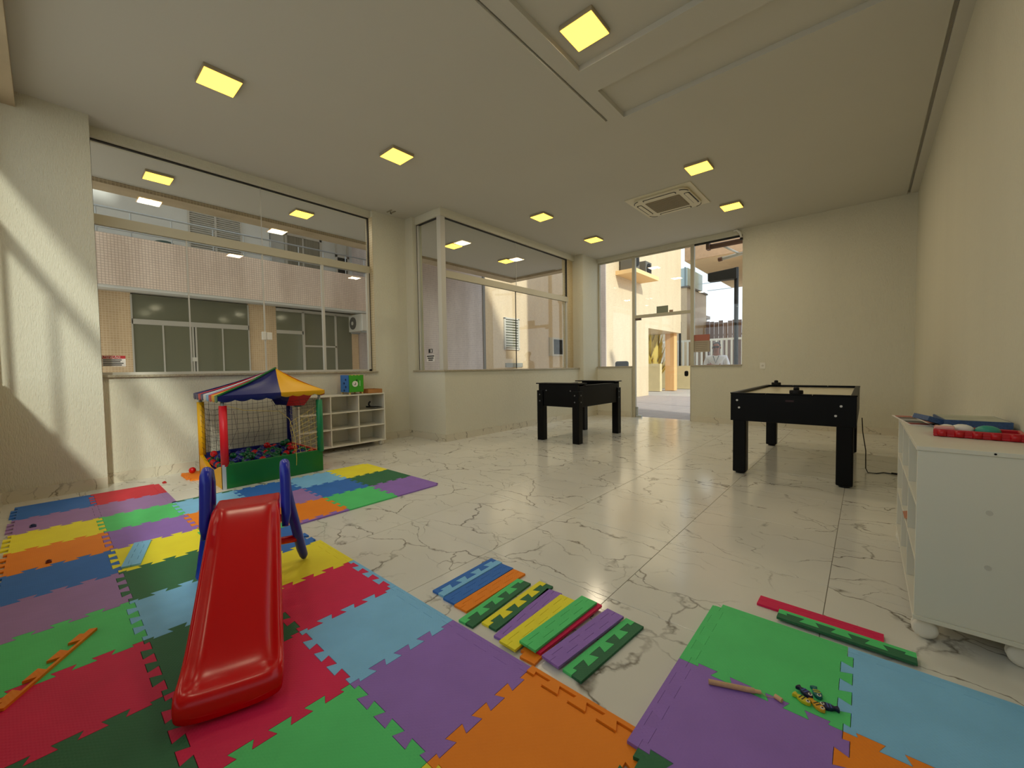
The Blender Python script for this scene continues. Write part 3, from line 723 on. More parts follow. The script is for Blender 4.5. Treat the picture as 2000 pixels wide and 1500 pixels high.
ceiling_light('lit square ceiling light above the right end of the courtyard window', -4.40, 2.94, 3.866, GI)
ceiling_light('largest lit square ceiling light, in the recess at the top centre', -1.745, 2.95, 3.93, GI)
ceiling_light('lit square ceiling light just beside the ceiling air conditioner, nearer the viewer', -1.73, 5.86, 3.88, GI)
ceiling_light('lit square ceiling light beyond the ceiling air conditioner, right side', -1.735, 7.64, 3.88, GI)
ceiling_light('lit square ceiling light left of the ceiling air conditioner', -4.34, 5.83, 3.88, GI)
ceiling_light('lit square ceiling light nearest the glass entrance', -4.32, 7.60, 3.88, GI)
ceiling_light('lit square gallery light behind the left half of the courtyard window', -7.33, 1.10, 3.90, GO)
ceiling_light('lit square gallery light behind the right half of the courtyard window', -7.27, 2.95, 3.90, GO)
ceiling_light('lit square gallery light behind the left half of the bay window', -6.79, 5.90, 3.90, GO)
ceiling_light('lit square gallery light behind the middle of the bay window', -6.80, 7.63, 3.90, GO)

t = thing('ceiling_air_conditioner', 'off-white cassette air conditioner in the ceiling', 'air conditioner', (-2.47, 6.74, 3.88))
CX, CY, CZ = -2.47, 6.74, 3.88
ACW = P('ac_panel', (222, 214, 188), 0.5)
def rrect(cx, cy, hx, hy, r, n=6):
    pts = []
    for (sx, sy, a0) in ((1, 1, 0), (-1, 1, 90), (-1, -1, 180), (1, -1, 270)):
        for k in range(n + 1):
            a = math.radians(a0 + 90 * k / n)
            pts.append((cx + sx * (hx - r) + r * math.cos(a), cy + sy * (hy - r) + r * math.sin(a)))
    return pts
part('plate', MB().bbox(CX - 0.51, CX + 0.51, CY - 0.50, CY + 0.50, CZ - 0.014, CZ, 0.004), ACW, t)
part('panel', MB().prism(rrect(CX, CY, 0.43, 0.42, 0.13), CZ - 0.05, CZ - 0.014), ACW, t, bevel=0.008)
part('intake_grille', MB().prism(rrect(CX, CY, 0.27, 0.26, 0.02), CZ - 0.054, CZ - 0.048), P('ac_grille', (134, 122, 96), 0.7), t)
for k in range(12):
    part('grille_slat', MB().box(CX - 0.26, CX + 0.26, CY - 0.25 + k * 0.0435, CY - 0.232 + k * 0.0435, CZ - 0.058, CZ - 0.053), P('ac_slat', (150, 138, 110), 0.6) if k == 0 else MATS['ac_slat'], t)
for sx, sy in ((1, 0), (-1, 0), (0, 1), (0, -1)):
    a, b = (0.035, 0.25) if sx else (0.25, 0.035)
    q = part('air_outlet', MB().prism(rrect(CX + sx * 0.375, CY + sy * 0.365, a + 0.008, b + 0.008, 0.03), CZ - 0.052, CZ - 0.045), DARK_SEAL, t)
    part('vane', MB().prism(rrect(CX + sx * 0.371, CY + sy * 0.361, a - 0.006, b - 0.006, 0.024), CZ - 0.058, CZ - 0.05), ACW, q)
for sx, sy in ((1, 1), (-1, 1), (-1, -1), (1, -1)):
    part('corner_gap', MB().tube([(CX + sx * (0.30 + 0.125 * math.cos(math.radians(a))), CY + sy * (0.29 + 0.125 * math.sin(math.radians(a))), CZ - 0.05) for a in range(10, 81, 10)], 0.006, 5), DARK_SEAL, t)
t = thing('ceiling_bracket', 'tiny metal bracket on the ceiling near the window corner', 'bracket', (-6.05, 3.92, 3.866))
part('plate', MB().box(-6.12, -5.98, 3.86, 3.88, 3.856, 3.866).box(-6.12, -5.98, 3.93, 3.95, 3.856, 3.866), P('bracket_grey', (150, 140, 118), 0.5), t)
part('hook', MB().tube([(-6.06, 3.90, 3.866), (-6.06, 3.90, 3.83), (-6.03, 3.90, 3.82)], 0.006, 6), DARK_SEAL, t)
t = thing('awning', 'folding awning arms above the window right of the entrance', 'awning', (-2.2, 9.6, 3.5))
AWC = P('awning_white', (226, 222, 212), 0.4)
AWB = P('awning_brown', (112, 72, 54), 0.6)
part('roller', MB().tube([(-2.62, 9.42, 3.73), (-1.55, 9.42, 3.73)], 0.055, 12), AWB, t, smooth=True)
part('wall_bracket', MB().box(-2.6, -2.54, 9.3, 9.44, 3.66, 3.80), AWB, t)
part('wall_bracket', MB().box(-1.62, -1.56, 9.3, 9.44, 3.66, 3.80), AWB, t)
part('front_bar', MB().tube([(-2.45, 9.95, 3.56), (-1.5, 9.85, 3.64)], 0.035, 10), AWC, t, smooth=True)
part('end_cap', MB().tube([(-2.52, 9.955, 3.555), (-2.44, 9.95, 3.56)], 0.045, 10), AWB, t)
part('arm', MB().tube([(-2.35, 9.45, 3.74), (-2.12, 9.92, 3.62)], 0.022, 8), AWC, t, smooth=True)
part('arm', MB().tube([(-2.0, 9.45, 3.76), (-1.7, 9.75, 3.70)], 0.022, 8), AWC, t, smooth=True)
t = thing('pipe_elbow', 'white condensate hose at the top of the right entrance window', 'hose', (-1.92, 9.08, 3.8))
part('hose', MB().tube([(-2.02, 9.10, 3.87), (-1.96, 9.07, 3.86), (-1.90, 9.07, 3.80), (-1.885, 9.08, 3.70)], 0.022, 8), WHITEPL, t, smooth=True)
part('joint', MB().tube([(-1.885, 9.08, 3.70), (-1.885, 9.08, 3.66)], 0.028, 8), DARK_SEAL, t)

# wall outlet, notices on the glass
t = thing('wall_outlet', 'small white wall outlet right of the entrance', 'outlet', (-1.51, YF, 1.18))
part('plate', MB().bbox(-1.555, -1.465, YF - 0.01, YF, 1.12, 1.24, 0.004), WHITEPL, t)
part('socket', MB().cyl((-1.51, YF - 0.014, 1.18), 0.02, 0.006, 'y', 12), P('socket_cream', (206, 200, 184), 0.5), t)
INK = P('ink_black', (34, 32, 36), 0.6)
INKR = P('ink_red', (178, 40, 44), 0.6)
PAPER = P('notice_white', (232, 226, 220), 0.6)
t = thing('warning_notice', 'ATENÇÃO warning notice with red header at the left of the courtyard window', 'sign', (gx + 0.006, 0.50, 1.35))
part('sheet', MB().box(gx + 0.005, gx + 0.007, 0.405, 0.595, 1.288, 1.376), PAPER, t)
part('header', MB().box(gx + 0.005, gx + 0.008, 0.405, 0.595, 1.376, 1.41), INKR, t)
RX = Matrix(((0, 0, 1, 0), (1, 0, 0, 0), (0, 1, 0, 0), (0, 0, 0, 1)))          # text lying in the YZ plane, facing +X
def yz(dx, dy, dz): return Matrix.Translation((dx, dy, dz)) @ RX
text_mesh('ATENÇÃO', 0.033, PAPER, t, yz(0.0025, -0.025, 0.043))
for k, wd in enumerate((0.15, 0.14, 0.165, 0.15)):
    part('print_line', MB().box(gx + 0.007, gx + 0.0082, 0.412, 0.412 + wd, 1.357 - k * 0.019, 1.367 - k * 0.019), INK, t)
t = thing('window_sticker', 'small black and white sticker low on the side pane of the bay window', 'sticker', (-5.72, by - 0.006, 1.45))
part('pictogram', MB().box(-5.775, -5.665, by - 0.007, by - 0.005, 1.49, 1.56), INK, t)
part('pictogram_door', MB().box(-5.715, -5.685, by - 0.009, by - 0.007, 1.50, 1.55), PAPER, t)
part('label', MB().prism([(-5.83, by - 0.007), (-5.61, by - 0.007), (-5.61, by - 0.005), (-5.83, by - 0.005)], 1.34, 1.46), PAPER, t)
for k, (a, b) in enumerate(((-5.82, -5.62), (-5.80, -5.64), (-5.78, -5.66))):
    part('print_line', MB().box(a, b, by - 0.009, by - 0.007, 1.425 - k * 0.035, 1.445 - k * 0.035), INK, t)
t = thing('window_lock_box', 'small white box on the glass joint of the courtyard window', 'lock', (gx + 0.02, 2.055, 1.7))
part('case', MB().bbox(gx + 0.006, gx + 0.035, 1.99, 2.045, 1.65, 1.765, 0.006), WHITEPL, t)
part('case', MB().bbox(gx + 0.006, gx + 0.03, 2.05, 2.12, 1.655, 1.76, 0.006), WHITEPL, t)
t = thing('notice_board', 'reddish notice sheet on the window right of the entrance', 'sign', (-2.65, yd - 0.01, 1.67))
part('sheet', MB().box(-2.80, -2.49, yd - 0.010, yd - 0.007, 1.49, 1.86), P('notice_back', (172, 160, 140), 0.7, vary=(5, 0.1)), t)
part('header', MB().box(-2.80, -2.49, yd - 0.013, yd - 0.010, 1.73, 1.86), P('notice_red', (176, 108, 92), 0.7), t)
for k in range(5):
    part('print_line', MB().box(-2.77, -2.53, yd - 0.012, yd - 0.010, 1.685 - k * 0.04, 1.695 - k * 0.04), P('notice_ink', (140, 128, 110), 0.7) if k == 0 else MATS['notice_ink'], t)
t = thing('door_notice', 'grey green sheet standing on the entrance door transom', 'sign', (-3.49, yd - 0.02, 2.47))
part('sheet', MB().box(-3.62, -3.36, yd - 0.016, yd - 0.010, 2.405, 2.56), P('sheet_greygreen', (134, 140, 120), 0.6), t)
part('bracket', MB().box(-3.33, -3.25, yd - 0.03, yd - 0.01, 2.405, 2.45), P('bracket_tan', (170, 140, 116), 0.6), t)

# ================================================================== foam puzzle mats
PIT = 0.475
AMP = 0.0185
def seam(p0, p1, n=7, s0=1):
    """points of an interlocking edge from p0 to p1 (both ends included); positive side = left normal rotated to +"""
    p0 = Vector(p0); p1 = Vector(p1); d = p1 - p0; ln = d.length; d = d / ln
    nrm = Vector((abs(d.y), abs(d.x))) if min(abs(d.x), abs(d.y)) < 1e-6 else Vector((-d.y, d.x))
    m0 = 0.036; e = 0.008
    pts = [(0, 0)]
    s = s0
    bs = [m0 + (ln - 2 * m0) * k / n for k in range(n + 1)]
    pts += [(bs[0], 0), (bs[0] - e * 0.6, s * AMP)]
    for k in range(1, n):
        pts += [(bs[k] + e, s * AMP), (bs[k] - e, -s * AMP)]
        s = -s
    pts += [(bs[n] + e * 0.6, s * AMP), (bs[n], 0), (ln, 0)]
    return [p0 + d * a + nrm * b for a, b in pts]

def mat_outline(x0, x1, y0, y1, flat=''):
    """counter-clockwise outline; letters in flat (s, e, n, w) are straight edges"""
    S = [Vector((x0, y0)), Vector((x1, y0))] if 's' in flat else seam((x0, y0), (x1, y0))
    N = [Vector((x0, y1)), Vector((x1, y1))] if 'n' in flat else seam((x0, y1), (x1, y1))
    Wt = [Vector((x0, y0)), Vector((x0, y1))] if 'w' in flat else seam((x0, y0), (x0, y1))
    E = [Vector((x1, y0)), Vector((x1, y1))] if 'e' in flat else seam((x1, y0), (x1, y1))
    return S[:-1] + E[:-1] + N[::-1][:-1] + Wt[::-1][:-1]

TH = 0.011
def puzzle_mat(color, x0, y0, label, z=0.001, flat='', group='foam puzzle mats', w=PIT, h=PIT, rot=0.0):
    cx, cy = x0 + w / 2, y0 + h / 2
    pts = [((p.x - cx) * 0.9962, (p.y - cy) * 0.9962) for p in mat_outline(x0, x0 + w, y0, y0 + h, flat)]
    ob = MB().prism(pts, 0, TH).build('foam_mat', FOAM[color], None)
    ob.location = (cx, cy, z)
    ob.rotation_euler = (0, 0, rot)
    return tag(ob, label, 'foam mat', group)

BW = 0.036
def border(color, side, x0, y0, label, z=0.001, ln=PIT, group='foam border strips joined to the mats'):
    """straight-edged strip that closes the interlocking edge of a mat; side n/s/e/w of the lattice line that starts at (x0, y0)"""
    if side in 'ns':
        S = seam((x0, y0), (x0 + ln, y0)); k = BW if side == 'n' else -BW
        pts = S + [Vector((x0 + ln, y0 + k)), Vector((x0, y0 + k))]
        if side == 's': pts = pts[::-1]
    else:
        S = seam((x0, y0), (x0, y0 + ln)); k = BW if side == 'e' else -BW
        pts = S + [Vector((x0 + k, y0 + ln)), Vector((x0 + k, y0))]
        if side == 'e': pts = pts[::-1]
    c = sum(pts, Vector((0, 0))) / len(pts)
    mb = MB().prism([((p.x - c.x) * 0.997, (p.y - c.y) * 0.985 if side in 'ns' else (p.y - c.y) * 0.997) for p in pts], 0, TH)
    ob = mb.build('foam_border', FOAM[color], None)
    ob.location = (c.x, c.y, z)
    return tag(ob, label, 'foam strip', group)

XL = -0.51
YL = {'A': -0.24, 'B': 0.235, 'C': 0.71, 'D': 1.185, 'E': 1.66, 'F': 2.135}
def X0(r): return XL - PIT * (r + 1)
LAY = {
 'A': {2: 'dark green', 3: 'crimson', 4: 'green', 5: 'mauve', 6: 'blue', 7: 'orange', 8: 'yellow', 9: 'mauve', 10: 'blue'},
 'B': {0: 'yellow', 1: 'green', 2: 'crimson', 3: 'dark green', 4: 'light blue', 5: 'dark green', 6: 'yellow', 7: 'purple', 8: 'green', 9: 'mauve', 10: 'red'},
 'C': {0: 'orange', 1: 'purple', 2: 'light blue', 3: 'crimson', 4: 'yellow', 5: 'blue', 6: 'green', 7: 'orange', 8: 'light blue'},
 'D': {6: 'orange', 7: 'mauve', 8: 'blue'}, 'E': {6: 'green', 7: 'blue', 8: 'light blue'}, 'F': {6: 'purple', 7: 'dark green', 8: 'yellow'}}
CN = {'A': 'leftmost mat row', 'B': 'row under the slide', 'C': 'row right of the slide',
      'D': 'first row beside the ball pit', 'E': 'middle row beside the ball pit', 'F': 'outermost row beside the ball pit'}
for c_, rows in LAY.items():
    keys = sorted(rows)
    for r, colr in rows.items():
        nb = []
        if r - 1 in rows: nb.append(rows[r - 1])
        if r + 1 in rows: nb.append(rows[r + 1])
        puzzle_mat(colr, X0(r), YL[c_], '%s foam mat %s %s, %s' % (colr, 'between' if len(nb) == 2 else 'next to', ' and '.join(nb), CN[c_]), z=0.001)
# border strips on the outer edges
for colr, r, lb in (('purple', 1, 'purple foam border on the right edge of the big purple mat'), ('light blue', 2, 'light blue border on the right edge of the light blue mat near the loose strips'),
                    ('light blue', 3, 'light blue border on the right edge of the crimson mat'), ('yellow', 4, 'yellow border on the right edge of the yellow mat behind the slide')):
    border(colr, 'n', X0(r), YL['D'], lb)
for colr, c_, lb in (('purple', 'D', 'purple border on the near edge of the orange mat by the pit'), ('green', 'E', 'green border on the near edge of the green mat by the pit'), ('purple', 'F', 'purple border on the near edge of the purple corner mat')):
    border(colr, 'e', XL - PIT * 6, YL[c_], lb)
for colr, r, lb in (('purple', 6, 'purple border on the right edge of the purple corner mat'), ('dark green', 7, 'dark green border on the right edge of the outer dark green mat'), ('yellow', 8, 'yellow border on the right edge of the outermost yellow mat')):
    border(colr, 'n', X0(r), YL['F'] + PIT, lb)
border('orange', 'n', X0(0), YL['D'] + 0.004, 'orange border lifting off the right edge of the big orange mat', z=0.007)
border('blue', 'w', X0(10), YL['A'], 'blue border at the wall end of the leftmost mat row')
border('red', 'w', X0(10), YL['B'], 'red border at the wall end of the mat row under the slide')
border('red', 'n', X0(10), YL['C'], 'red border on the side of the far red mat')
border('mauve', 'n', X0(9), YL['C'], 'mauve border on the side of the far mauve mat')
border('dark green', 'w', X0(8), YL['C'], 'dark green border before the ball pit')
border('yellow', 'w', X0(8), YL['F'], 'yellow border at the far end of the outermost yellow mat')
puzzle_mat('orange', -6.12, 1.0, 'orange foam mat in the corner behind the ball pit', group='foam puzzle mats')
# right-hand group, laid on a second layer in places
EX, EY = -0.515, 1.155
puzzle_mat('green', EX - 0.028, EY + PIT + 0.03, 'bright green foam mat lying under the top green mat near the white cabinet', z=0.001, flat='nw', rot=0.02)
puzzle_mat('green', EX, EY + PIT, 'bright green foam mat on top, carrying the fishing toys', z=0.0135)
border('green', 'w', EX, EY + PIT, 'green border on the left edge of the top green mat', z=0.0135)
border('green', 'n', EX, EY + 2 * PIT, 'green border on the far edge of the top green mat', z=0.0135)
puzzle_mat('purple', EX, EY, 'purple foam mat under the wooden dowel', z=0.0135)
border('purple', 'w', EX, EY, 'purple border on the left edge of the mat with the dowel', z=0.0135)
puzzle_mat('light blue', EX + PIT, EY + PIT, 'light blue foam mat in front of the white cabinet', z=0.0135)
border('light blue', 'n', EX + PIT, EY + 2 * PIT, 'light blue border in front of the white cabinet', z=0.0135)
puzzle_mat('light blue', EX + 2 * PIT, EY + PIT, 'light blue foam mat cut off by the right edge of the picture', z=0.0135)
puzzle_mat('orange', EX + PIT, EY, 'orange foam mat at the bottom right corner', z=0.0135)
puzzle_mat('dark green', EX, EY - PIT, 'dark green foam mat between the two orange mats at the bottom', z=0.0135)

# loose border strips
def strip(color, label, cx, cy, ang, half, z=0.001, ln=0.47, width=0.045, group='loose foam border strips'):
    """one interlocking strip; half +1/-1 picks the side of the seam it fills"""
    S = seam((-ln / 2, 0), (ln / 2, 0))
    pts = S + [Vector((ln / 2, half * width)), Vector((-ln / 2, half * width))]
    if half < 0: pts = pts[::-1]
    ob = MB().prism([(p.x * 0.995, p.y * 0.98 + half * 0.0008) for p in pts], 0, TH).build('foam_strip', FOAM[color], None)
    ob.location = (cx, cy, z); ob.rotation_euler = (0, 0, ang)
    return tag(ob, label, 'foam strip', group)
R90 = math.pi / 2
LO = [  # (centre x, centre y, lean, colour on the left, colour on the right, z, wording)
 (-1.705, 1.555, 0.03, 'blue', 'light blue', 0.001, 'leftmost pair'), (-1.605, 1.545, 0.03, 'blue', 'blue', 0.001, 'second pair from the left, all blue'),
 (-1.51, 1.54, 0.02, 'orange', 'orange', 0.001, 'all orange pair'), (-1.41, 1.475, 0.06, 'green', 'dark green', 0.001, 'pair right of the orange one'),
 (-1.305, 1.53, 0.03, 'yellow', 'dark green', 0.001, 'yellow and dark green pair'), (-1.212, 1.50, 0.10, 'purple', 'purple', 0.001, 'flat purple pair left of the yellow one'),
 (-1.135, 1.475, 0.0, 'yellow', 'yellow', 0.013, 'all yellow pair'), (-1.045, 1.515, -0.05, 'green', 'green', 0.025, 'all green pair on top'),
 (-0.915, 1.515, -0.11, 'purple', 'purple', 0.013, 'rough purple pair near the right end'), (-0.818, 1.52, -0.10, 'dark green', 'green', 0.001, 'rightmost pair')]
for x, y, a, cl, crr, z, wd in LO:
    if wd == 'rightmost pair': cl, crr = 'green', 'dark green'
    strip(cl, '%s loose foam strip, left half of the %s' % (cl, wd), x, y, R90 + a, 1, z)
    strip(crr, '%s loose foam strip, right half of the %s' % (crr, wd), x, y, R90 + a, -1, z)
strip('orange', 'orange loose strip sticking out under the green pair', -1.075, 1.47, R90 + 0.06, -1, 0.001, width=0.075)
strip('crimson', 'crimson loose strip hidden under the green and purple pairs', -1.028, 1.53, R90 - 0.06, -1, 0.0125, width=0.046)
strip('crimson', 'crimson strip by the white cabinet, far half', -0.16, 2.325, -0.02, 1, 0.001)
strip('crimson', 'crimson strip by the white cabinet, near half', -0.16, 2.325, -0.02, -1, 0.001)
strip('green', 'light green half of the strip behind the green mat', -0.065, 2.235, -0.01, 1, 0.012, width=0.04)
strip('dark green', 'dark green half of the strip behind the green mat', -0.065, 2.235, -0.01, -1, 0.012, width=0.04)
strip('light blue', 'light blue loose strip lying across the yellow mat left of the slide, far half', -3.61, 0.345, 2.90, 1, 0.0125, ln=0.44)
strip('light blue', 'light blue loose strip lying across the yellow mat left of the slide, near half', -3.61, 0.345, 2.90, -1, 0.0125, ln=0.44)
strip('orange', 'single orange toothed strip lying on the left mats', -2.50, -0.045, math.atan2(0.237, -0.364), -1, 0.0125, ln=0.47, width=0.03)

# ================================================================== slide
AX, BXV = Vector((-0.94, 0.342)), Vector((0.342, 0.94))
S0 = Vector((-1.705, 0.395))
def SL(s, l, z):
    p = AX * s + BXV * l
    return (p.x, p.y, z)
t = thing('toy_slide', 'red plastic toddler slide with blue handles on the foam mats', 'slide', (S0.x, S0.y, 0.012))
st = [  # s, z of the sliding surface, rim height, half width, thickness under
 (-0.075, 0.030, 0.004, 0.150, 0.020), (-0.070, 0.062, 0.004, 0.158, 0.050), (-0.050, 0.088, 0.006, 0.163, 0.078), (-0.015, 0.092, 0.014, 0.165, 0.082), (0.02, 0.082, 0.028, 0.165, 0.072),
 (0.07, 0.084, 0.036, 0.164, 0.060), (0.14, 0.106, 0.040, 0.162, 0.055), (0.26, 0.170, 0.042, 0.160, 0.055), (0.40, 0.252, 0.042, 0.158, 0.055), (0.54, 0.334, 0.042, 0.156, 0.055),
 (0.66, 0.404, 0.040, 0.154, 0.055), (0.74, 0.448, 0.034, 0.152, 0.055), (0.79, 0.470, 0.020, 0.150, 0.055), (0.82, 0.478, 0.008, 0.148, 0.06), (0.85, 0.480, 0.003, 0.148, 0.06), (0.92, 0.480, 0.002, 0.148, 0.06), (1.00, 0.480, 0.002, 0.148, 0.06), (1.02, 0.470, 0.0, 0.146, 0.045)]
mb = MB()
np_ = None
vs, fs = [], []
for (s_, z_, h_, w_, th_) in st:
    pr = [(-w_, -th_), (-w_, h_ * 0.5), (-w_ + 0.004, h_), (-w_ + 0.018, h_ + 0.002), (-w_ + 0.032, h_ * 0.55), (-w_ + 0.052, 0.002), (-w_ * 0.35, 0.0)]
    pr = pr + [(-a, b) for a, b in pr[::-1]]
    np_ = len(pr)
    vs += [SL(s_, a, z_ + b - 0.0) for a, b in pr]
for i in range(len(st) - 1):
    for k in range(np_):
        a, b = i * np_ + k, i * np_ + (k + 1) % np_
        fs.append((a, a + np_, b + np_, b))
fs.append(list(range(np_))); fs.append(list(range((len(st) - 1) * np_, len(st) * np_))[::-1])
mb.add(vs, fs)
part('chute', mb, SLIDE, t, local=True, smooth=True, sub=2)
for sg in (-1, 1):
    l0, l1 = 0.178 * sg, 0.262 * sg
    path = [SL(0.735, 0.172 * sg, 0.36), SL(0.765, l0, 0.42), SL(0.80, l0, 0.52), SL(0.825, l0, 0.61), SL(0.845, l0, 0.655), SL(0.885, l0, 0.672), SL(0.93, l0, 0.658), SL(0.965, l0, 0.60), SL(0.985, l0 * 1.02, 0.50),
            SL(1.01, l0 + (l1 - l0) * 0.15, 0.42), SL(1.05, l0 + (l1 - l0) * 0.45, 0.28), SL(1.10, l0 + (l1 - l0) * 0.85, 0.08), SL(1.112, l1, 0.03), SL(1.116, l1, 0.010)]
    part('handle_leg', MB().tube(path, 0.024, 12, rr=[0.016, 0.024, 0.025, 0.026, 0.026, 0.025, 0.026, 0.026, 0.026, 0.028, 0.028, 0.027, 0.024, 0.014]), BLUEPL, t, local=True, smooth=True)
for s_, z_, lw in ((1.075, 0.16, 0.225), (1.02, 0.32, 0.19)):
    part('step', MB().tube([SL(s_, -lw, z_), SL(s_, lw, z_)], 0.022, 10), SLIDE, t, local=True, smooth=True)

# ================================================================== ball pit
PX0, PX1, PY0, PY1 = -5.92, -4.94, 1.14, 2.16
pit_ = thing('ball_pit', 'colourful toddler ball pit with striped tent roof and nets', 'ball pit', (-5.43, 1.65, 0))
VG = P('vinyl_green', (10, 110, 44), 0.35, 0.5, bump=(9, 0.15, 0.01)); VY = P('vinyl_yellow', (240, 178, 14), 0.45, 0.4, bump=(12, 0.15, 0.01)); VR = P('vinyl_red', (214, 22, 36), 0.4, 0.4)
VN = P('vinyl_navy', (14, 24, 104), 0.4, 0.4, bump=(10, 0.15, 0.01)); VW = P('vinyl_white', (236, 232, 226), 0.45); VT = P('vinyl_green_tube', (6, 128, 76), 0.4)
VLB = P('vinyl_sky', (150, 196, 232), 0.45)
wt = 0.035
def sway(mb_): return mb_
part('wall_panel', MB().bbox(PX1 - wt, PX1, PY0 + 0.03, PY1, 0, 0.255, 0.008), VG, pit_)['label'] = 'green vinyl front panel'
part('wall_panel', MB().bbox(PX0, PX0 + wt, PY0, PY1, 0, 0.255, 0.008), VN, pit_)['label'] = 'navy vinyl back panel'
part('wall_panel', MB().bbox(PX0, PX1 - 0.02, PY1 - wt, PY1 - 0.002, 0, 0.25, 0.008), VR, pit_)['label'] = 'red vinyl right panel'
# left panel with the dipped entrance
prof = [(PX0, 0)] + [(PX1 - 0.02, 0), (PX1 - 0.02, 0.23)] + [(PX1 - 0.02 - 0.94 * k / 10, 0.23 - 0.10 * math.sin(math.pi * min(1, k / 10 * 1.0)) ** 2) for k in range(1, 10)] + [(PX0, 0.255)]
n_ = len(prof)
part('wall_panel', MB().add([(a, PY0, b) for a, b in prof] + [(a, PY0 + wt, b) for a, b in prof],
     [list(range(n_)), list(range(n_, 2 * n_))[::-1]] + [(i, n_ + i, n_ + (i + 1) % n_, (i + 1) % n_) for i in range(n_)]), VY, pit_)['label'] = 'yellow vinyl left panel with a dipped entrance'
part('edge_piping', MB().box(PX1 - 0.045, PX1 + 0.004, PY0, PY0 + 0.03, 0, 0.255), P('piping_grey', (178, 182, 186), 0.4), pit_)
part('floor_pad', MB().box(PX0 + wt, PX1 - wt, PY0 + wt, PY1 - wt, 0.0, 0.14), VN, pit_)
POSTS = (((PX1 - 0.03, PY0 + 0.03), VR), ((PX1 - 0.02, PY1 - 0.02), VT), ((PX0 + 0.03, PY0 + 0.03), VY), ((PX0 + 0.03, PY1 - 0.02), VN))
for (x, y), mt in POSTS:
    part('post_sleeve', MB().tube([(x, y, 0.235), (x, y, 0.55), (x + rnd.uniform(-.004, .004), y, 0.86)], 0.036, 14), mt, pit_, smooth=True)
    part('post_pole', MB().tube([(x, y, 0.0), (x, y, 0.955)], 0.016, 10), P('pole_grey', (150, 156, 150), 0.4) if 'pole_grey' not in MATS else MATS['pole_grey'], pit_, smooth=True)
AP = Vector((-5.42, 1.83, 1.245))
cor = {'fl': Vector((PX1 + 0.02, PY0 - 0.02, 0.965)), 'fr': Vector((PX1 + 0.02, PY1 + 0.03, 0.975)), 'bl': Vector((PX0 - 0.02, PY0 - 0.02, 0.965)), 'br': Vector((PX0 - 0.02, PY1 + 0.03, 0.965))}
def gore(name, a, b, mt, lbl=None, val=0.07, scal=4, sag=0.035):
    """roof triangle a-b-apex made of a cloth grid, with a scalloped valance below edge a-b"""
    mb = MB(); n1, n2 = 6, 8
    rows = []
    nrm = (b - a).cross(AP - a).normalized()
    if nrm.z < 0: nrm = -nrm
    for i in range(n1 + 1):
        u = i / n1
        row = []
        for j in range(n2 + 1):
            v = j / n2
            p = a.lerp(b, v).lerp(AP, u)
            p = p - nrm * (sag * math.sin(math.pi * u) * (0.5 + 0.5 * math.sin(math.pi * v)))
            row.append(p)
        rows.append(row)
    th = 0.004
    vs = [p for r in rows for p in r] + [p - nrm * th for r in rows for p in r]
    N = (n1 + 1) * (n2 + 1); fs = []
    for i in range(n1):
        for j in range(n2):
            q = (i * (n2 + 1) + j, i * (n2 + 1) + j + 1, (i + 1) * (n2 + 1) + j + 1, (i + 1) * (n2 + 1) + j)
            fs.append(q); fs.append(tuple(N + k for k in q[::-1]))
    mb.add(vs, fs)
    m_ = scal * 8
    out = Vector((nrm.x, nrm.y, 0)).normalized() * 0.003
    top = [a.lerp(b, k / m_) for k in range(m_ + 1)]
    bot = [top[k] - Vector((0, 0, val * (0.72 + 0.28 * abs(math.sin(math.pi * k / 8))))) for k in range(m_ + 1)]
    vs = [p + out for p in top] + [p + out for p in bot] + [p - out for p in top] + [p - out for p in bot]
    k_ = m_ + 1
    fs = []
    for k in range(m_):
        fs += [(k, k + 1, k_ + k + 1, k_ + k), (2 * k_ + k, 3 * k_ + k, 3 * k_ + k + 1, 2 * k_ + k + 1), (k_ + k, k_ + k + 1, 3 * k_ + k + 1, 3 * k_ + k)]
    mb.add(vs, fs)
    o = part(name, mb, mt, pit_, smooth=True)
    if lbl: o['label'] = lbl
    return o
mf = cor['fl'].lerp(cor['fr'], 0.55)
gore('roof_panel', cor['fl'], mf, VN, 'navy half of the front roof side')
gore('roof_panel', mf, cor['fr'], VY, 'yellow half of the front roof side', val=0.055)
NS = 9
stripes = [VT, VY, VW, VLB, VN, VR, VN, VR, VR]
ord_ = [VG, VY, VR, VLB, VW, VN, VR, VN, VN]
for k in range(NS):
    gore('roof_stripe', cor['fl'].lerp(cor['bl'], k / NS), cor['fl'].lerp(cor['bl'], (k + 1) / NS), ord_[k], None, scal=1, sag=0.03 + 0.014 * (k % 2))
gore('roof_panel', cor['fr'], cor['br'], VR, 'red right roof side')
gore('roof_panel', cor['bl'], cor['br'], VN, 'navy back roof side', sag=0.05)
part('roof_piping', MB().tube([cor['fl'] + Vector((0.004, 0, 0.002)), cor['fl'].lerp(AP, 0.5) + Vector((0.006, 0, -0.012)), AP + Vector((0, 0, 0.004))], 0.012, 8), VG, pit_, smooth=True)
part('roof_flap', MB().add([(PX1 - 0.05, 1.83, 0.93), (PX1 - 0.05, 2.08, 0.93), (PX1 - 0.25, 2.06, 0.79), (PX1 - 0.25, 1.86, 0.80), (PX1 - 0.06, 1.83, 0.925), (PX1 - 0.06, 2.08, 0.925), (PX1 - 0.26, 2.06, 0.785), (PX1 - 0.26, 1.86, 0.795)],
     [(0, 1, 2, 3), (4, 7, 6, 5), (0, 3, 7, 4), (1, 5, 6, 2), (0, 4, 5, 1), (3, 2, 6, 7)]), VR, pit_)
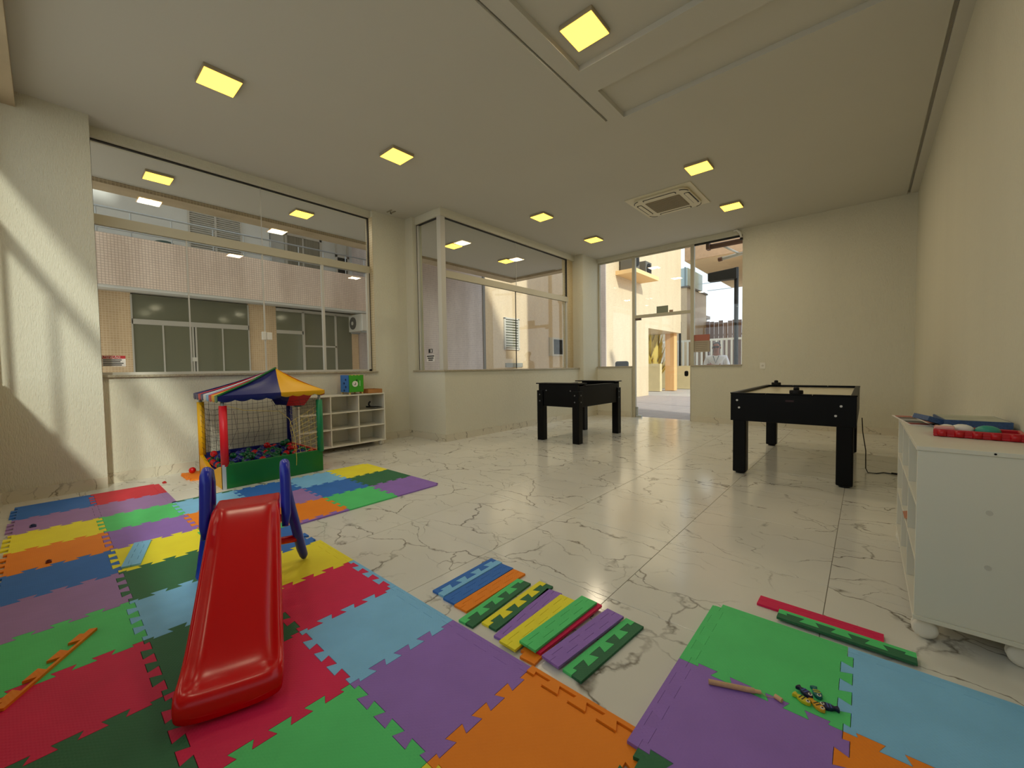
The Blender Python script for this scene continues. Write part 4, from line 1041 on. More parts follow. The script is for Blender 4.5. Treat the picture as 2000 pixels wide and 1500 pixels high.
part('roof_flap', MB().add([(PX0 + 0.5, 1.75, 0.93), (PX0 + 0.5, 2.12, 0.93), (PX0 + 0.4, 2.1, 0.76), (PX0 + 0.4, 1.85, 0.80), (PX0 + 0.49, 1.75, 0.925), (PX0 + 0.49, 2.12, 0.925), (PX0 + 0.39, 2.1, 0.755), (PX0 + 0.39, 1.85, 0.795)],
     [(0, 1, 2, 3), (4, 7, 6, 5), (0, 3, 7, 4), (1, 5, 6, 2), (0, 4, 5, 1), (3, 2, 6, 7)]), VN, pit_)
part('roof_roll', MB().sphere((PX0 + 0.42, 2.11, 0.77), 0.03, 10, 6, (1.2, 2.2, 0.8)), P('vinyl_teal', (20, 90, 96), 0.5), pit_, smooth=True)
def net(p00, p10, p11, p01, nu, nv, r, mt, sag=0.0, lbl=None, wob=0.0, seed=1):
    q = random.Random(seed); mb = MB()
    P4 = [Vector(p) for p in (p00, p10, p11, p01)]
    G = [[None] * (nv + 1) for _ in range(nu + 1)]
    for i in range(nu + 1):
        for j in range(nv + 1):
            u, v = i / nu, j / nv
            p = P4[0].lerp(P4[1], u).lerp(P4[3].lerp(P4[2], u), v)
            p.z -= sag * math.sin(math.pi * u) * v
            p += Vector((q.uniform(-wob, wob), q.uniform(-wob, wob), q.uniform(-wob, wob)))
            G[i][j] = p
    for i in range(nu + 1): mb.tube(G[i], r, 3)
    for j in range(nv + 1): mb.tube([G[i][j] for i in range(nu + 1)], r, 3)
    o = part('net', mb, mt, pit_)
    o['kind'] = 'stuff'
    if lbl: o['label'] = lbl
CORDK = P('net_black', (24, 22, 28), 0.8); CORDY = P('net_yellow', (226, 200, 96), 0.8); CORDW = P('net_pale', (206, 196, 176), 0.8)
zt, zb = 0.90, 0.255
net((PX0 + 0.03, PY0 + 0.05, zb), (PX0 + 0.03, PY1 - 0.05, zb), (PX0 + 0.03, PY1 - 0.05, zt), (PX0 + 0.03, PY0 + 0.05, zt), 16, 10, 0.0017, CORDK, 0.04, 'black net at the back', 0.003, 2)
net((PX0 + 0.05, PY1 - 0.03, zb), (PX1 - 0.05, PY1 - 0.03, zb), (PX1 - 0.05, PY1 - 0.03, zt), (PX0 + 0.05, PY1 - 0.03, zt), 15, 12, 0.0015, CORDW, 0.03, 'pale net on the right side', 0.003, 3)
net((PX0 + 0.05, PY0 + 0.02, 0.2), (PX1 - 0.06, PY0 + 0.02, 0.2), (PX1 - 0.06, PY0 + 0.02, 0.84), (PX0 + 0.05, PY0 + 0.02, 0.84), 12, 10, 0.0015, CORDK, 0.05, 'black net on the left side', 0.004, 4)
net((PX1 - 0.02, 1.86, 0.16), (PX1 - 0.01, PY1 - 0.01, 0.17), (PX1 - 0.01, PY1 - 0.03, 0.80), (PX1 - 0.02, 1.80, 0.62), 5, 10, 0.0018, CORDY, 0.0, 'loose yellowish net hanging over the front right corner', 0.005, 5)
net((PX1 - 0.02, 1.70, 0.74), (PX1 - 0.01, PY1 - 0.03, 0.78), (PX1 - 0.01, PY1 - 0.03, 0.89), (PX1 - 0.02, 1.62, 0.88), 7, 3, 0.0015, CORDK, 0.02, 'black net under the front eave', 0.006, 6)
part('torn_cord', MB().tube([(PX1 - 0.02, 1.20, 0.86), (PX1 - 0.02, 1.35, 0.80), (PX1 - 0.02, 1.52, 0.78), (PX1 - 0.02, 1.70, 0.76), (PX1 - 0.02, 1.80, 0.66), (PX1 - 0.01, 1.85, 0.45), (PX1 + 0.004, 1.855, 0.2), (PX1 + 0.004, 1.85, 0.12)], 0.0028, 5), CORDY, pit_)
for k_, y_ in enumerate((1.26, 1.38, 1.47, 1.60)):
    part('torn_cord', MB().tube([(PX1 - 0.02, y_, 0.80), (PX1 - 0.03, y_ + 0.03, 0.6), (PX1 - 0.02, y_ - 0.05, 0.42), (PX1 - 0.03, y_ + (0.02 if k_ % 2 else -0.08), 0.28)], 0.0014, 4), CORDK, pit_)
# balls
BALL = {'red': P('ball_red', (214, 20, 26), 0.22, 0.5), 'navy': P('ball_navy', (18, 30, 108), 0.22, 0.5), 'green': P('ball_green', (12, 96, 52), 0.22, 0.5)}
BR = 0.036
bme = {k: MB().sphere((0, 0, 0), BR, 14, 9).mesh('pit_ball', v, smooth=True) for k, v in BALL.items()}
def ball(c, x, y, z, label, group='balls in the ball pit'):
    o = D.objects.new('pit_ball', bme[c]); COL.objects.link(o); o.location = (x, y, z)
    return tag(o, label, 'ball', group)
q = random.Random(21)
nx_, ny_ = 12, 13
for layer in range(2):
    for i in range(nx_ - layer):
        for j in range(ny_ - layer):
            x = PX0 + wt + BR + 0.001 + (i + 0.5 * layer) * 0.0745; y = PY0 + wt + BR + 0.001 + (j + 0.5 * layer) * 0.0745
            z = 0.14 + BR + 0.0005 + layer * 0.0485
            if x > PX1 - wt - BR or y > PY1 - wt - BR: continue
            if layer == 1 and q.random() > 0.35 + 0.5 * (j / ny_): continue
            c = q.choice(('red', 'navy', 'green', 'navy', 'green'))
            ball(c, x, y, z, '%s plastic ball lying in the ball pit' % c)
for c, x, y, z in (('green', -5.70, 1.98, 0.275), ('green', -5.79, 2.06, 0.275), ('red', -5.72, 1.80, 0.275), ('navy', -5.40, 1.24, 0.275), ('red', -5.25, 1.95, 0.275), ('red', -5.62, 1.22, 0.275)):
    ball(c, x, y, z - 0.002, '%s plastic ball lying in the ball pit' % c)
ball('red', -6.02, 1.09, BR + 0.012, 'red plastic ball on the orange mat outside the ball pit', None)

# ================================================================== cube shelf units on castors
def cube_unit(root, L_, dp, z0, z1, face):
    """three by three cubby unit: local origin at its centre on the floor; length along Y, open towards face (+1 = +X, -1 = -X)"""
    tk = 0.018; h = L_ / 2; d = dp / 2
    part('side_panel', MB().bbox(-d, d, -h, -h + tk, z0, z1 - tk, 0.0015), LAMINATE, root, local=True)
    part('side_panel', MB().bbox(-d, d, h - tk, h, z0, z1 - tk, 0.0015), LAMINATE, root, local=True)
    part('top_panel', MB().bbox(-d - 0.004, d + 0.004, -h - 0.006, h + 0.006, z1 - tk, z1, 0.0015), LAMINATE, root, local=True)
    part('bottom_panel', MB().bbox(-d - 0.004, d + 0.004, -h - 0.006, h + 0.006, z0 - tk, z0, 0.0015), LAMINATE, root, local=True)
    part('back_panel', MB().box(-face * d, -face * (d - 0.006), -h + tk, h - tk, z0, z1 - tk) if face < 0 else MB().box(-d, -d + 0.006, -h + tk, h - tk, z0, z1 - tk), LAMINATE, root, local=True)
    inn = L_ - 2 * tk
    for k in (1, 2):
        y = -h + tk + inn * k / 3
        part('divider', MB().bbox(-d + 0.008 if face > 0 else -d, d if face > 0 else d - 0.008, y - 0.008, y + 0.008, z0, z1 - tk, 0.001), LAMINATE, root, local=True)
        z = z0 + (z1 - tk - z0) * k / 3
        for m_ in range(3):
            a = -h + tk + inn * m_ / 3 + (0.009 if m_ else 0.001); b = -h + tk + inn * (m_ + 1) / 3 - (0.009 if m_ < 2 else 0.001)
            part('shelf_board', MB().bbox(-d + 0.008 if face > 0 else -d, d if face > 0 else d - 0.008, a, b, z - 0.008, z + 0.008, 0.001), LAMINATE, root, local=True)
    for sx in (-1, 1):
        for sy in (-1, 1):
            cx, cy = sx * (d - 0.05), sy * (h - 0.055)
            cs = part('castor', MB().bbox(cx - 0.024, cx + 0.024, cy - 0.024, cy + 0.024, z0 - tk - 0.012, z0 - tk, 0.003).tube([(cx, cy, z0 - tk - 0.01), (cx, cy, 0.05)], 0.012, 8), WHITEPL, root, local=True)
            for o_ in (-0.027, 0.004):
                pr = [(0.0, 0.0), (0.028, 0.0), (0.040, 0.004), (0.043, 0.011), (0.040, 0.019), (0.028, 0.023), (0.0, 0.023)]
                seg = 20; vs = []; fs = []
                for (r_, w_) in pr:
                    for kk in range(seg):
                        a_ = 2 * math.pi * kk / seg
                        vs.append((cx - 0.012 + r_ * math.cos(a_), cy + o_ + w_, 0.0435 + r_ * math.sin(a_)))
                for i_ in range(len(pr) - 1):
                    for kk in range(seg):
                        a_, b_ = i_ * seg + kk, i_ * seg + (kk + 1) % seg
                        fs.append((a_, b_, b_ + seg, a_ + seg))
                part('castor_wheel', MB().add(vs, fs), WHITEPL, cs, local=True, smooth=True)
cab = thing('cubby_cabinet', 'white cubby cabinet on castors against the right wall, its end towards the viewer', 'cabinet', (0.355, 3.09, 0))
cube_unit(cab, 1.33, 0.37, 0.112, 0.845, -1)
for y_, z_ in ((-0.668, 0.60), (-0.668, 0.38)):
    part('screw_mark', MB().cyl((0.02, y_, z_), 0.010, 0.004, 'y', 10), P('smudge_%d' % int(z_ * 100), (206, 201, 186), 0.6), cab, local=True)
part('screw', MB().cyl((0.03, -0.673, 0.837), 0.004, 0.003, 'y', 8), BLACKR, cab, local=True)
shf = thing('cubby_shelf', 'white three by three cubby shelf under the courtyard window', 'shelf', (-6.035, 2.905, 0))
cube_unit(shf, 1.33, 0.37, 0.095, 0.84, 1)

# things on the shelf by the window
ACG = P('toy_green', (62, 160, 30), 0.5); ACB = P('toy_blue', (44, 110, 178), 0.5); ACO = P('toy_orange', (196, 110, 48), 0.6); ACY = P('toy_wood', (214, 186, 110), 0.6)
t = thing('activity_cube', 'green and blue toy activity cube standing on the shelf', 'toy', (-6.0, 3.08, 0.84))
part('front_panel', MB().bbox(-5.872, -5.86, 2.985, 3.215, 0.875, 1.135, 0.004), ACG, t)
part('side_panel', MB().bbox(-6.12, -5.872, 2.975, 2.987, 0.875, 1.135, 0.004), ACB, t)
part('side_panel', MB().bbox(-6.12, -5.872, 3.213, 3.225, 0.875, 1.135, 0.004), ACO, t)
part('top_panel', MB().bbox(-6.12, -5.872, 2.987, 3.213, 1.115, 1.128, 0.003), ACG, t)
part('back_panel', MB().bbox(-6.13, -6.12, 2.985, 3.215, 0.875, 1.135, 0.003), ACO, t)
for y_ in (2.99, 3.19):
    for x_ in (-5.885, -6.11):
        part('foot', MB().bbox(x_ - 0.012, x_ + 0.012, y_, y_ + 0.022, 0.841, 0.885, 0.002), ACY, t)
for k, z_ in enumerate((0.90, 0.955, 1.01, 1.065)):
    part('peg_hole', MB().cyl((-6.0 + (k % 2) * 0.05, 2.968, z_), 0.016, 0.01, 'y', 10), P('hole_navy', (20, 50, 100), 0.6) if k == 0 else MATS['hole_navy'], t)
for k in range(3):
    part('toy_tab', MB().bbox(-5.872, -5.859, 3.02 + k * 0.055, 3.045 + k * 0.055, 1.128, 1.142, 0.002), ACY, t)
dsk = part('dial', MB().cyl((-5.86, 3.075, 1.0), 0.045, 0.006, 'x', 20), WHITEPL, t)
part('dial_mark', MB().box(-5.854, -5.852, 3.055, 3.085, 0.985, 0.993).box(-5.854, -5.852, 3.078, 3.086, 0.993, 1.02), INK, dsk)
part('printed_leaf', MB().prism([(-5.8605, 3.095), (-5.858, 3.095), (-5.858, 3.115), (-5.8605, 3.115)], 1.045, 1.065), INK, t)
part('printed_word', MB().box(-5.8605, -5.858, 3.150, 3.160, 0.965, 1.05), P('print_pale', (190, 226, 170), 0.6), t)
t = thing('cardboard_tray', 'low brown cardboard tray on the shelf end', 'box', (-6.0, 3.42, 0.84))
CARD = P('cardboard', (176, 122, 66), 0.8, vary=(6, 0.1))
part('base', MB().box(-6.15, -5.88, 3.30, 3.545, 0.841, 0.846), CARD, t)
for b in ((-5.885, -5.88, 3.30, 3.545), (-6.15, -6.145, 3.30, 3.545), (-6.145, -5.885, 3.30, 3.305), (-6.145, -5.885, 3.54, 3.545)):
    part('side', MB().box(*b, 0.846, 0.905), CARD, t)
t = thing('toy_telephone_arm', 'small black bent toy part in the top right cubby', 'toy', (-5.93, 3.38, 0.63))
part('base', MB().add([(-6.0, 3.32, 0.613), (-5.87, 3.32, 0.613), (-5.87, 3.53, 0.613), (-6.0, 3.53, 0.613), (-6.0, 3.32, 0.638), (-5.87, 3.32, 0.638), (-5.87, 3.53, 0.618), (-6.0, 3.53, 0.618)],
     [(3, 2, 1, 0), (4, 5, 6, 7), (0, 1, 5, 4), (1, 2, 6, 5), (2, 3, 7, 6), (3, 0, 4, 7)]), BLACKR, t)
part('arm', MB().tube([(-5.92, 3.345, 0.63), (-5.92, 3.325, 0.66), (-5.92, 3.33, 0.69), (-5.92, 3.352, 0.71)], 0.014, 8), BLACKR, t, smooth=True)

# things on the cabinet at the right
CT = 0.846
REDP = P('red_tray_plastic', (184, 10, 26), 0.3, 0.5)
t = thing('red_toy_tray', 'red plastic toy tray with rounded lumps on the white cabinet', 'toy', (0.385, 2.86, CT), rotz=-0.10)
part('tray', MB().bbox(-0.13, 0.15, -0.085, 0.085, 0.0, 0.012, 0.004), REDP, t, local=True)
for a, b, c_, d_ in ((-0.13, 0.15, -0.085, -0.07), (-0.13, 0.15, 0.07, 0.085), (-0.13, -0.115, -0.07, 0.07), (0.135, 0.15, -0.07, 0.07)):
    part('rim', MB().bbox(a, b, c_, d_, 0.010, 0.034, 0.004), REDP, t, local=True)
for k in range(5):
    part('scallop', MB().cyl((-0.10 + k * 0.055, -0.078, 0.003), 0.018, 0.028, 'z', 12), REDP, t, local=True, smooth=True)
for x_, y_, mt, sc_ in ((-0.085, 0.02, WHITEPL, 0.034), (-0.035, 0.03, WHITEPL, 0.04), (0.045, 0.02, P('toy_teal', (52, 150, 126), 0.4), 0.042)):
    part('lump', MB().sphere((x_, y_, 0.028), sc_, 14, 8, (1, 0.8, 0.62)), mt, t, local=True, smooth=True)
part('clear_box', MB().bbox(-0.128, -0.06, -0.062, 0.0, 0.013, 0.045, 0.004), P('pink_clear', (226, 160, 150), 0.2), t, local=True)
BXB = P('box_blue', (44, 70, 108), 0.5, vary=(120, 0.4))
BXP = P('box_lid_photo', (168, 170, 150), 0.45, vary=(9, 0.25))
t = thing('board_game_box', 'flat blue board game box on the white cabinet', 'box', (0.43, 3.30, CT), rotz=0.05)
part('tray', MB().bbox(-0.115, 0.115, -0.15, 0.15, 0, 0.03, 0.002), P('box_purple', (96, 66, 104), 0.5), t, local=True)
part('lid', MB().bbox(-0.12, 0.12, -0.155, 0.155, 0.012, 0.046, 0.002), BXB, t, local=True)
part('lid_print', MB().box(-0.113, 0.113, -0.148, 0.148, 0.046, 0.0468), BXP, t, local=True)
t = thing('small_card_box', 'small blue card box leaning on the board game box', 'box', (0.275, 3.24, CT + 0.001), rotz=0.35)
t.rotation_euler = (0, 0.32, 0.3)
part('body', MB().bbox(-0.055, 0.055, -0.085, 0.085, 0.018, 0.045, 0.002), BXB, t, local=True)
part('print', MB().box(-0.05, 0.05, -0.08, 0.08, 0.045, 0.0458), P('box_grey_print', (120, 140, 150), 0.5, vary=(14, 0.2)), t, local=True)
t = thing('picture_cards', 'flat sheet of picture cards lying at the far end of the white cabinet', 'card sheet', (0.26, 3.47, CT), rotz=0.1)
part('sheet', MB().box(-0.10, 0.10, -0.26, 0.26, 0.0, 0.003), PAPER, t, local=True)
CARDC = [P('card_print_%d' % k, c, 0.6, vary=(25, 0.3)) for k, c in enumerate(((130, 44, 40), (52, 58, 56), (150, 150, 146), (74, 60, 56), (160, 90, 70)))]
for i in range(2):
    for j in range(5):
        part('picture', MB().box(-0.09 + i * 0.092, -0.01 + i * 0.098, -0.245 + j * 0.1, -0.16 + j * 0.1, 0.003, 0.0038), CARDC[(i * 3 + j) % 5], t, local=True)
t = thing('wooden_wedge', 'small reddish wooden wedge sticking out of the cabinet', 'block', (0.23, 3.02, 0.36))
part('wedge', MB().add([(0.165, 2.98, 0.369), (0.30, 2.98, 0.369), (0.30, 3.12, 0.369), (0.165, 3.12, 0.369), (0.30, 2.98, 0.41), (0.30, 3.12, 0.41)], [(3, 2, 1, 0), (0, 1, 4), (3, 5, 2), (1, 2, 5, 4), (0, 4, 5, 3)]), P('wedge_wood', (184, 122, 92), 0.7), t)

# ================================================================== games tables
def bolt(root, x, y, z, ax, s=1):
    part('bolt', MB().cyl((x, y, z), 0.011, 0.006 * s, ax, 12), CHROME if root.name.startswith('air') else GREYBOLT, root)
FX0, FX1, FY0, FY1 = -4.13, -3.36, 5.40, 6.80
t = thing('football_table', 'black table football table between the bay and the entrance', 'games table', (-3.745, 6.1, 0))
for x_ in (FX0 - 0.02, FX1 - 0.10):
    for y_ in (FY0 - 0.02, FY1 - 0.10):
        part('leg', MB().bbox(x_, x_ + 0.12, y_, y_ + 0.12, 0.0, 0.83, 0.008), BLACK, t)
for y_ in (FY0, FY1 - 0.03):
    part('end_panel', MB().bbox(FX0 + 0.005, FX1 - 0.005, y_, y_ + 0.03, 0.57, 0.935, 0.004), BLACK, t)
for x_ in (FX0, FX1 - 0.03):
    part('side_panel', MB().bbox(x_, x_ + 0.03, FY0 + 0.03, FY1 - 0.03, 0.57, 0.905, 0.004), BLACK, t)
part('playing_field', MB().box(FX0 + 0.03, FX1 - 0.03, FY0 + 0.03, FY1 - 0.03, 0.76, 0.775), P('field_dark', (24, 46, 32), 0.5), t)
for y_ in (FY0 - 0.03, FY1 - 0.22):
    part('end_top', MB().bbox(FX0 - 0.03, FX1 + 0.03, y_, y_ + 0.25, 0.935, 0.952, 0.003), BLACK, t)
for x_ in (FX0 - 0.008, FX1 - 0.04):
    part('side_rail', MB().bbox(x_, x_ + 0.048, FY0 + 0.22, FY1 - 0.22, 0.905, 0.918, 0.003), BLACK, t)
for x_, z_ in ((-4.09, 0.76), (-4.09, 0.655), (-3.41, 0.76), (-3.41, 0.655)):
    bolt(t, x_, FY0 - 0.024, z_, 'y')
for x_ in (-3.97, -3.50):
    bolt(t, x_, FY0 - 0.004, 0.83, 'y')
for y_, z_ in ((5.45, 0.76), (5.45, 0.655), (6.74, 0.76), (6.74, 0.655)):
    bolt(t, FX1 + 0.02, y_, z_, 'x')
HX0, HX1, HY0, HY1 = -1.13, -0.06, 4.98, 7.14
t = thing('air_hockey_table', 'black air hockey table with a pale top near the right wall', 'games table', (-0.595, 6.06, 0))
for x_ in (HX0 + 0.02, HX1 - 0.15):
    for y_ in (HY0 + 0.012, HY1 - 0.15):
        pts = [(x_, y_), (x_ + 0.13, y_), (x_ + 0.13, y_ + 0.13), (x_, y_ + 0.13)]
        lg = part('leg', MB().bbox(x_, x_ + 0.13, y_, y_ + 0.13, 0.018, 0.80, 0.012), BLACK, t)
        part('levelling_foot', MB().cyl((x_ + 0.065, y_ + 0.065, 0.0), 0.045, 0.02, 'z', 16), BLACKR, lg)
for y_ in (HY0, HY1 - 0.03):
    part('end_panel', MB().bbox(HX0, HX1, y_, y_ + 0.03, 0.59, 0.885, 0.004), BLACK, t)
for x_ in (HX0, HX1 - 0.03):
    part('side_panel', MB().bbox(x_, x_ + 0.03, HY0 + 0.03, HY1 - 0.03, 0.59, 0.885, 0.004), BLACK, t)
part('playing_surface', MB().box(HX0 + 0.03, HX1 - 0.03, HY0 + 0.03, HY1 - 0.03, 0.855, 0.868), PLAY, t)
for x_ in (HX0 - 0.005, HX1 - 0.045):
    part('side_rail', MB().bbox(x_, x_ + 0.05, HY0, HY1, 0.885, 0.897, 0.003), BLACK, t)
for y_ in (HY0 - 0.005, HY1 - 0.045):
    for a, b in ((HX0 + 0.045, -0.80), (-0.795, -0.40), (-0.395, HX1 - 0.045)):
        part('end_rail', MB().bbox(a, b, y_, y_ + 0.05, 0.885, 0.897, 0.003), BLACK, t)
part('goal_slot', MB().box(-0.79, -0.40, HY0 - 0.002, HY0 + 0.01, 0.81, 0.845), P('slot_dark', (6, 4, 5), 0.5, 0.2), t)
part('badge', MB().box(-0.62, -0.55, HY0 - 0.003, HY0, 0.815, 0.832), P('badge_red', (46, 14, 20), 0.5), t)
for x_, z_ in ((-1.065, 0.815), (-1.045, 0.735), (-0.175, 0.79), (-0.215, 0.695)):
    bolt(t, x_, HY0 - 0.006, z_, 'y')
for lb, x_, y_ in (('black air hockey mallet at the far end of the table', -1.0, 7.09), ('black air hockey mallet at the near end of the table', -0.535, 5.03)):
    t = thing('hockey_mallet', lb, 'mallet', (x_, y_, 0.897))
    part('base', MB().lathe([(0.056, 0.0), (0.06, 0.006), (0.06, 0.03), (0.055, 0.037), (0.03, 0.037)], (x_, y_, 0.897), 20), BLACKR, t, smooth=False)
    part('grip', MB().lathe([(0.026, 0.035), (0.025, 0.058), (0.022, 0.066), (0.008, 0.07)], (x_, y_, 0.897), 16), BLACKR, t, smooth=True)
t = thing('extension_lead', 'thin black power cord hanging off the air hockey table', 'cord', (-0.03, 6.0, 0))
part('cable', MB().tube([(-0.028, 6.35, 0.55), (-0.02, 6.25, 0.40), (0.01, 6.12, 0.2), (0.012, 5.95, 0.03), (0.03, 5.85, 0.006), (0.10, 5.86, 0.005), (0.16, 5.95, 0.005), (0.22, 5.93, 0.006)], 0.005, 6), BLACKR, t, smooth=True)
part('plug', MB().tube([(0.22, 5.93, 0.011), (0.28, 5.925, 0.011)], 0.010, 8), BLACKR, t)

# ================================================================== small toys on the mats
WD = P('dowel_wood', (206, 166, 128), 0.6, vary=(40, 0.1), stretch=(1, 1, 1))
t = thing('fishing_rod_toy', 'wooden dowel fishing rod with a string on the purple mat', 'toy', (-0.35, 1.595, 0.0245))
part('dowel', MB().tube([(-0.422, 1.562, 0.0335), (-0.285, 1.62, 0.0335)], 0.009, 12), WD, t)
part('dowel_tip', MB().tube([(-0.286, 1.6195, 0.0335), (-0.266, 1.628, 0.0335)], 0.0065, 10), P('dowel_pale', (226, 182, 140), 0.6), t)
part('string', MB().tube([(-0.266, 1.628, 0.034), (-0.252, 1.628, 0.027), (-0.238, 1.634, 0.027), (-0.225, 1.640, 0.030)], 0.0012, 4), WD, t)
t = thing('magnet_weight', 'small wooden peg at the end of the fishing string', 'toy', (-0.215, 1.64, 0.0245))
part('peg', MB().tube([(-0.226, 1.642, 0.0325), (-0.204, 1.634, 0.0325)], 0.008, 12), MATS['dowel_pale'], t)
def fish(label, x, y, ang, mt, stripe, z=0.025):
    t = thing('toy_fish', label, 'toy fish', (x, y, z), 'wooden toy fish', rotz=ang)
    out = [(-0.026, 0.0), (-0.018, 0.010), (-0.004, 0.014), (0.010, 0.011), (0.019, 0.005), (0.030, 0.012), (0.032, 0.0), (0.030, -0.012), (0.019, -0.005), (0.010, -0.011), (-0.004, -0.014), (-0.018, -0.010)]
    part('body', MB().prism(out[::-1], 0, 0.012), mt, t, local=True, bevel=0.0025)
    part('eye', MB().cyl((-0.016, 0.0, 0.0121), 0.0062, 0.0015, 'z', 12), WHITEPL, t, local=True)
    part('pupil', MB().cyl((-0.016, 0.0, 0.0137), 0.003, 0.0012, 'z', 10), INK, t, local=True)
    for xx in (-0.003, 0.006):
        part('stripe', MB().box(xx, xx + 0.0035, -0.010, 0.010, 0.0121, 0.0128), stripe, t, local=True)
FY_ = P('fish_yellow', (214, 198, 40), 0.4); FB_ = P('fish_navy', (20, 24, 66), 0.35); FT_ = P('fish_teal', (30, 112, 110), 0.4); FO_ = P('fish_amber', (226, 168, 40), 0.4)
SB_ = P('fish_stripe_blue', (70, 90, 170), 0.4); SD_ = P('fish_stripe_dark', (60, 60, 20), 0.4)
fish('yellow green wooden toy fish, leftmost of the pile', -0.150, 1.688, 2.75, FY_, SD_)
fish('navy wooden toy fish with blue markings, upper left of the pile', -0.145, 1.722, -0.55 + 3.14, FB_, SB_, 0.031)
fish('teal wooden toy fish at the top of the pile', -0.115, 1.752, 2.0, FT_, FY_)
fish('amber striped wooden toy fish in the middle of the pile', -0.108, 1.688, 2.5, FO_, SD_)
fish('navy wooden toy fish at the right of the pile', -0.082, 1.706, 0.3, FB_, SB_)
def bit(label, x, y, z, c, nm, w=0.02):
    t = thing('game_piece', label, 'toy piece', (x, y, z))
    part('base', MB().bbox(x - w, x + w, y - w * 0.6, y + w * 0.6, z, z + 0.008, 0.002), P(nm, c, 0.5), t)
    part('knob', MB().sphere((x, y, z + 0.011), w * 0.45, 8, 6, (1, 1, 0.7)), MATS[nm], t, smooth=True)
bit('tiny dark blue piece on the far left mauve mat', -4.93, -0.12, 0.0125, (30, 44, 96), 'bit_blue', 0.03)
bit('tiny dark red piece on the left orange mat', -3.90, -0.04, 0.0125, (110, 30, 20), 'bit_brown', 0.022)
bit('small red piece on the marble floor near the window wall', -5.79, 0.80, 0.001, (190, 30, 26), 'bit_red', 0.028)

# ================================================================== chair and person outside the entrance
t = thing('office_chair', 'black padded chair back just outside the left entrance window', 'chair', (-4.93, 9.95, 0))
cx, cy = -4.93, 9.95
part('backrest', MB().bbox(cx - 0.19, cx + 0.19, cy + 0.12, cy + 0.24, 0.66, 1.35, 0.055), BLACK, t, smooth=True)
part('seat', MB().bbox(cx - 0.23, cx + 0.23, cy - 0.26, cy + 0.18, 0.47, 0.55, 0.03), BLACKR, t)
part('back_support', MB().tube([(cx, cy + 0.1, 0.48), (cx, cy + 0.24, 0.55), (cx, cy + 0.24, 0.85)], 0.022, 8), BLACKR, t, smooth=True)
part('column', MB().tube([(cx, cy - 0.03, 0.09), (cx, cy - 0.03, 0.47)], 0.03, 10), BLACKR, t, smooth=True)
for k in range(5):
    a = 2 * math.pi * k / 5
    ar = part('base_arm', MB().tube([(cx, cy - 0.03, 0.11), (cx + 0.27 * math.cos(a), cy - 0.03 + 0.27 * math.sin(a), 0.075)], 0.02, 8), BLACKR, t, smooth=True)
    part('castor', MB().sphere((cx + 0.27 * math.cos(a), cy - 0.03 + 0.27 * math.sin(a), 0.028), 0.03, 10, 6), BLACKR, ar, smooth=True)

def skin_obj(name, joints, edges, mt, parent, root=0, sub=2):
    me = D.meshes.new(name)
    me.from_pydata([j[0] for j in joints], edges, [])
    ob = D.objects.new(name, me); COL.objects.link(ob); ob.parent = parent
    md = ob.modifiers.new('skin', 'SKIN'); md.use_smooth_shade = True
    sv = me.skin_vertices[0].data if me.skin_vertices else None
    if sv is None:
        bm = bmesh.new(); bm.from_mesh(me); bm.verts.layers.skin.verify(); bm.to_mesh(me); bm.free()
        sv = me.skin_vertices[0].data
    for i, j in enumerate(joints):
        r = j[1]
        sv[i].radius = r if isinstance(r, tuple) else (r, r)
        sv[i].use_root = (i == root)
    ss = ob.modifiers.new('subdivision', 'SUBSURF'); ss.levels = sub; ss.render_levels = sub
    me.materials.append(mt)
    return ob
SKIN = P('skin', (150, 96, 74), 0.55, 0.3); SHIRT = P('white_shirt', (226, 222, 230), 0.8, 0.2, vary=(8, 0.04)); TROUS = P('dark_trousers', (44, 46, 60), 0.85, 0.2)
HAIR = P('dark_hair', (34, 26, 24), 0.7); SHOE = P('dark_shoe', (26, 24, 24), 0.5)
pr_ = thing('person', 'person in a white shirt and sunglasses standing with folded arms outside the right window', 'person', (-2.60, 10.15, 0), rotz=0.12)
# local frame: facing -Y (towards the room); x to the right of the picture
J = [((0, 0, 0.93), (0.13, 0.10)), ((0, 0.0, 1.08), (0.125, 0.095)), ((0, 0.0, 1.26), (0.15, 0.105)), ((0, 0.0, 1.38), (0.11, 0.085)), ((0, -0.005, 1.45), 0.055), ((0, -0.012, 1.52), 0.055), ((0, -0.02, 1.60), (0.078, 0.092)), ((0, -0.015, 1.67), (0.072, 0.086)), ((0, -0.01, 1.705), (0.045, 0.05)),
     ((-0.17, 0, 1.37), 0.058), ((-0.215, -0.01, 1.22), 0.05), ((-0.225, -0.05, 1.115), 0.045), ((-0.10, -0.165, 1.14), 0.038), ((0.04, -0.19, 1.165), 0.03), ((0.09, -0.185, 1.175), (0.036, 0.02)),
     ((0.17, 0, 1.37), 0.058), ((0.215, -0.01, 1.22), 0.05), ((0.225, -0.05, 1.115), 0.045), ((0.10, -0.20, 1.165), 0.038), ((-0.04, -0.225, 1.195), 0.03), ((-0.09, -0.22, 1.205), (0.036, 0.02)),
     ((-0.09, 0, 0.86), 0.092), ((-0.10, -0.01, 0.50), 0.062), ((-0.105, 0.02, 0.10), 0.042), ((-0.11, -0.09, 0.04), (0.042, 0.032)),
     ((0.09, 0, 0.86), 0.092), ((0.10, -0.01, 0.50), 0.062), ((0.105, 0.02, 0.10), 0.042), ((0.11, -0.09, 0.04), (0.042, 0.032))]
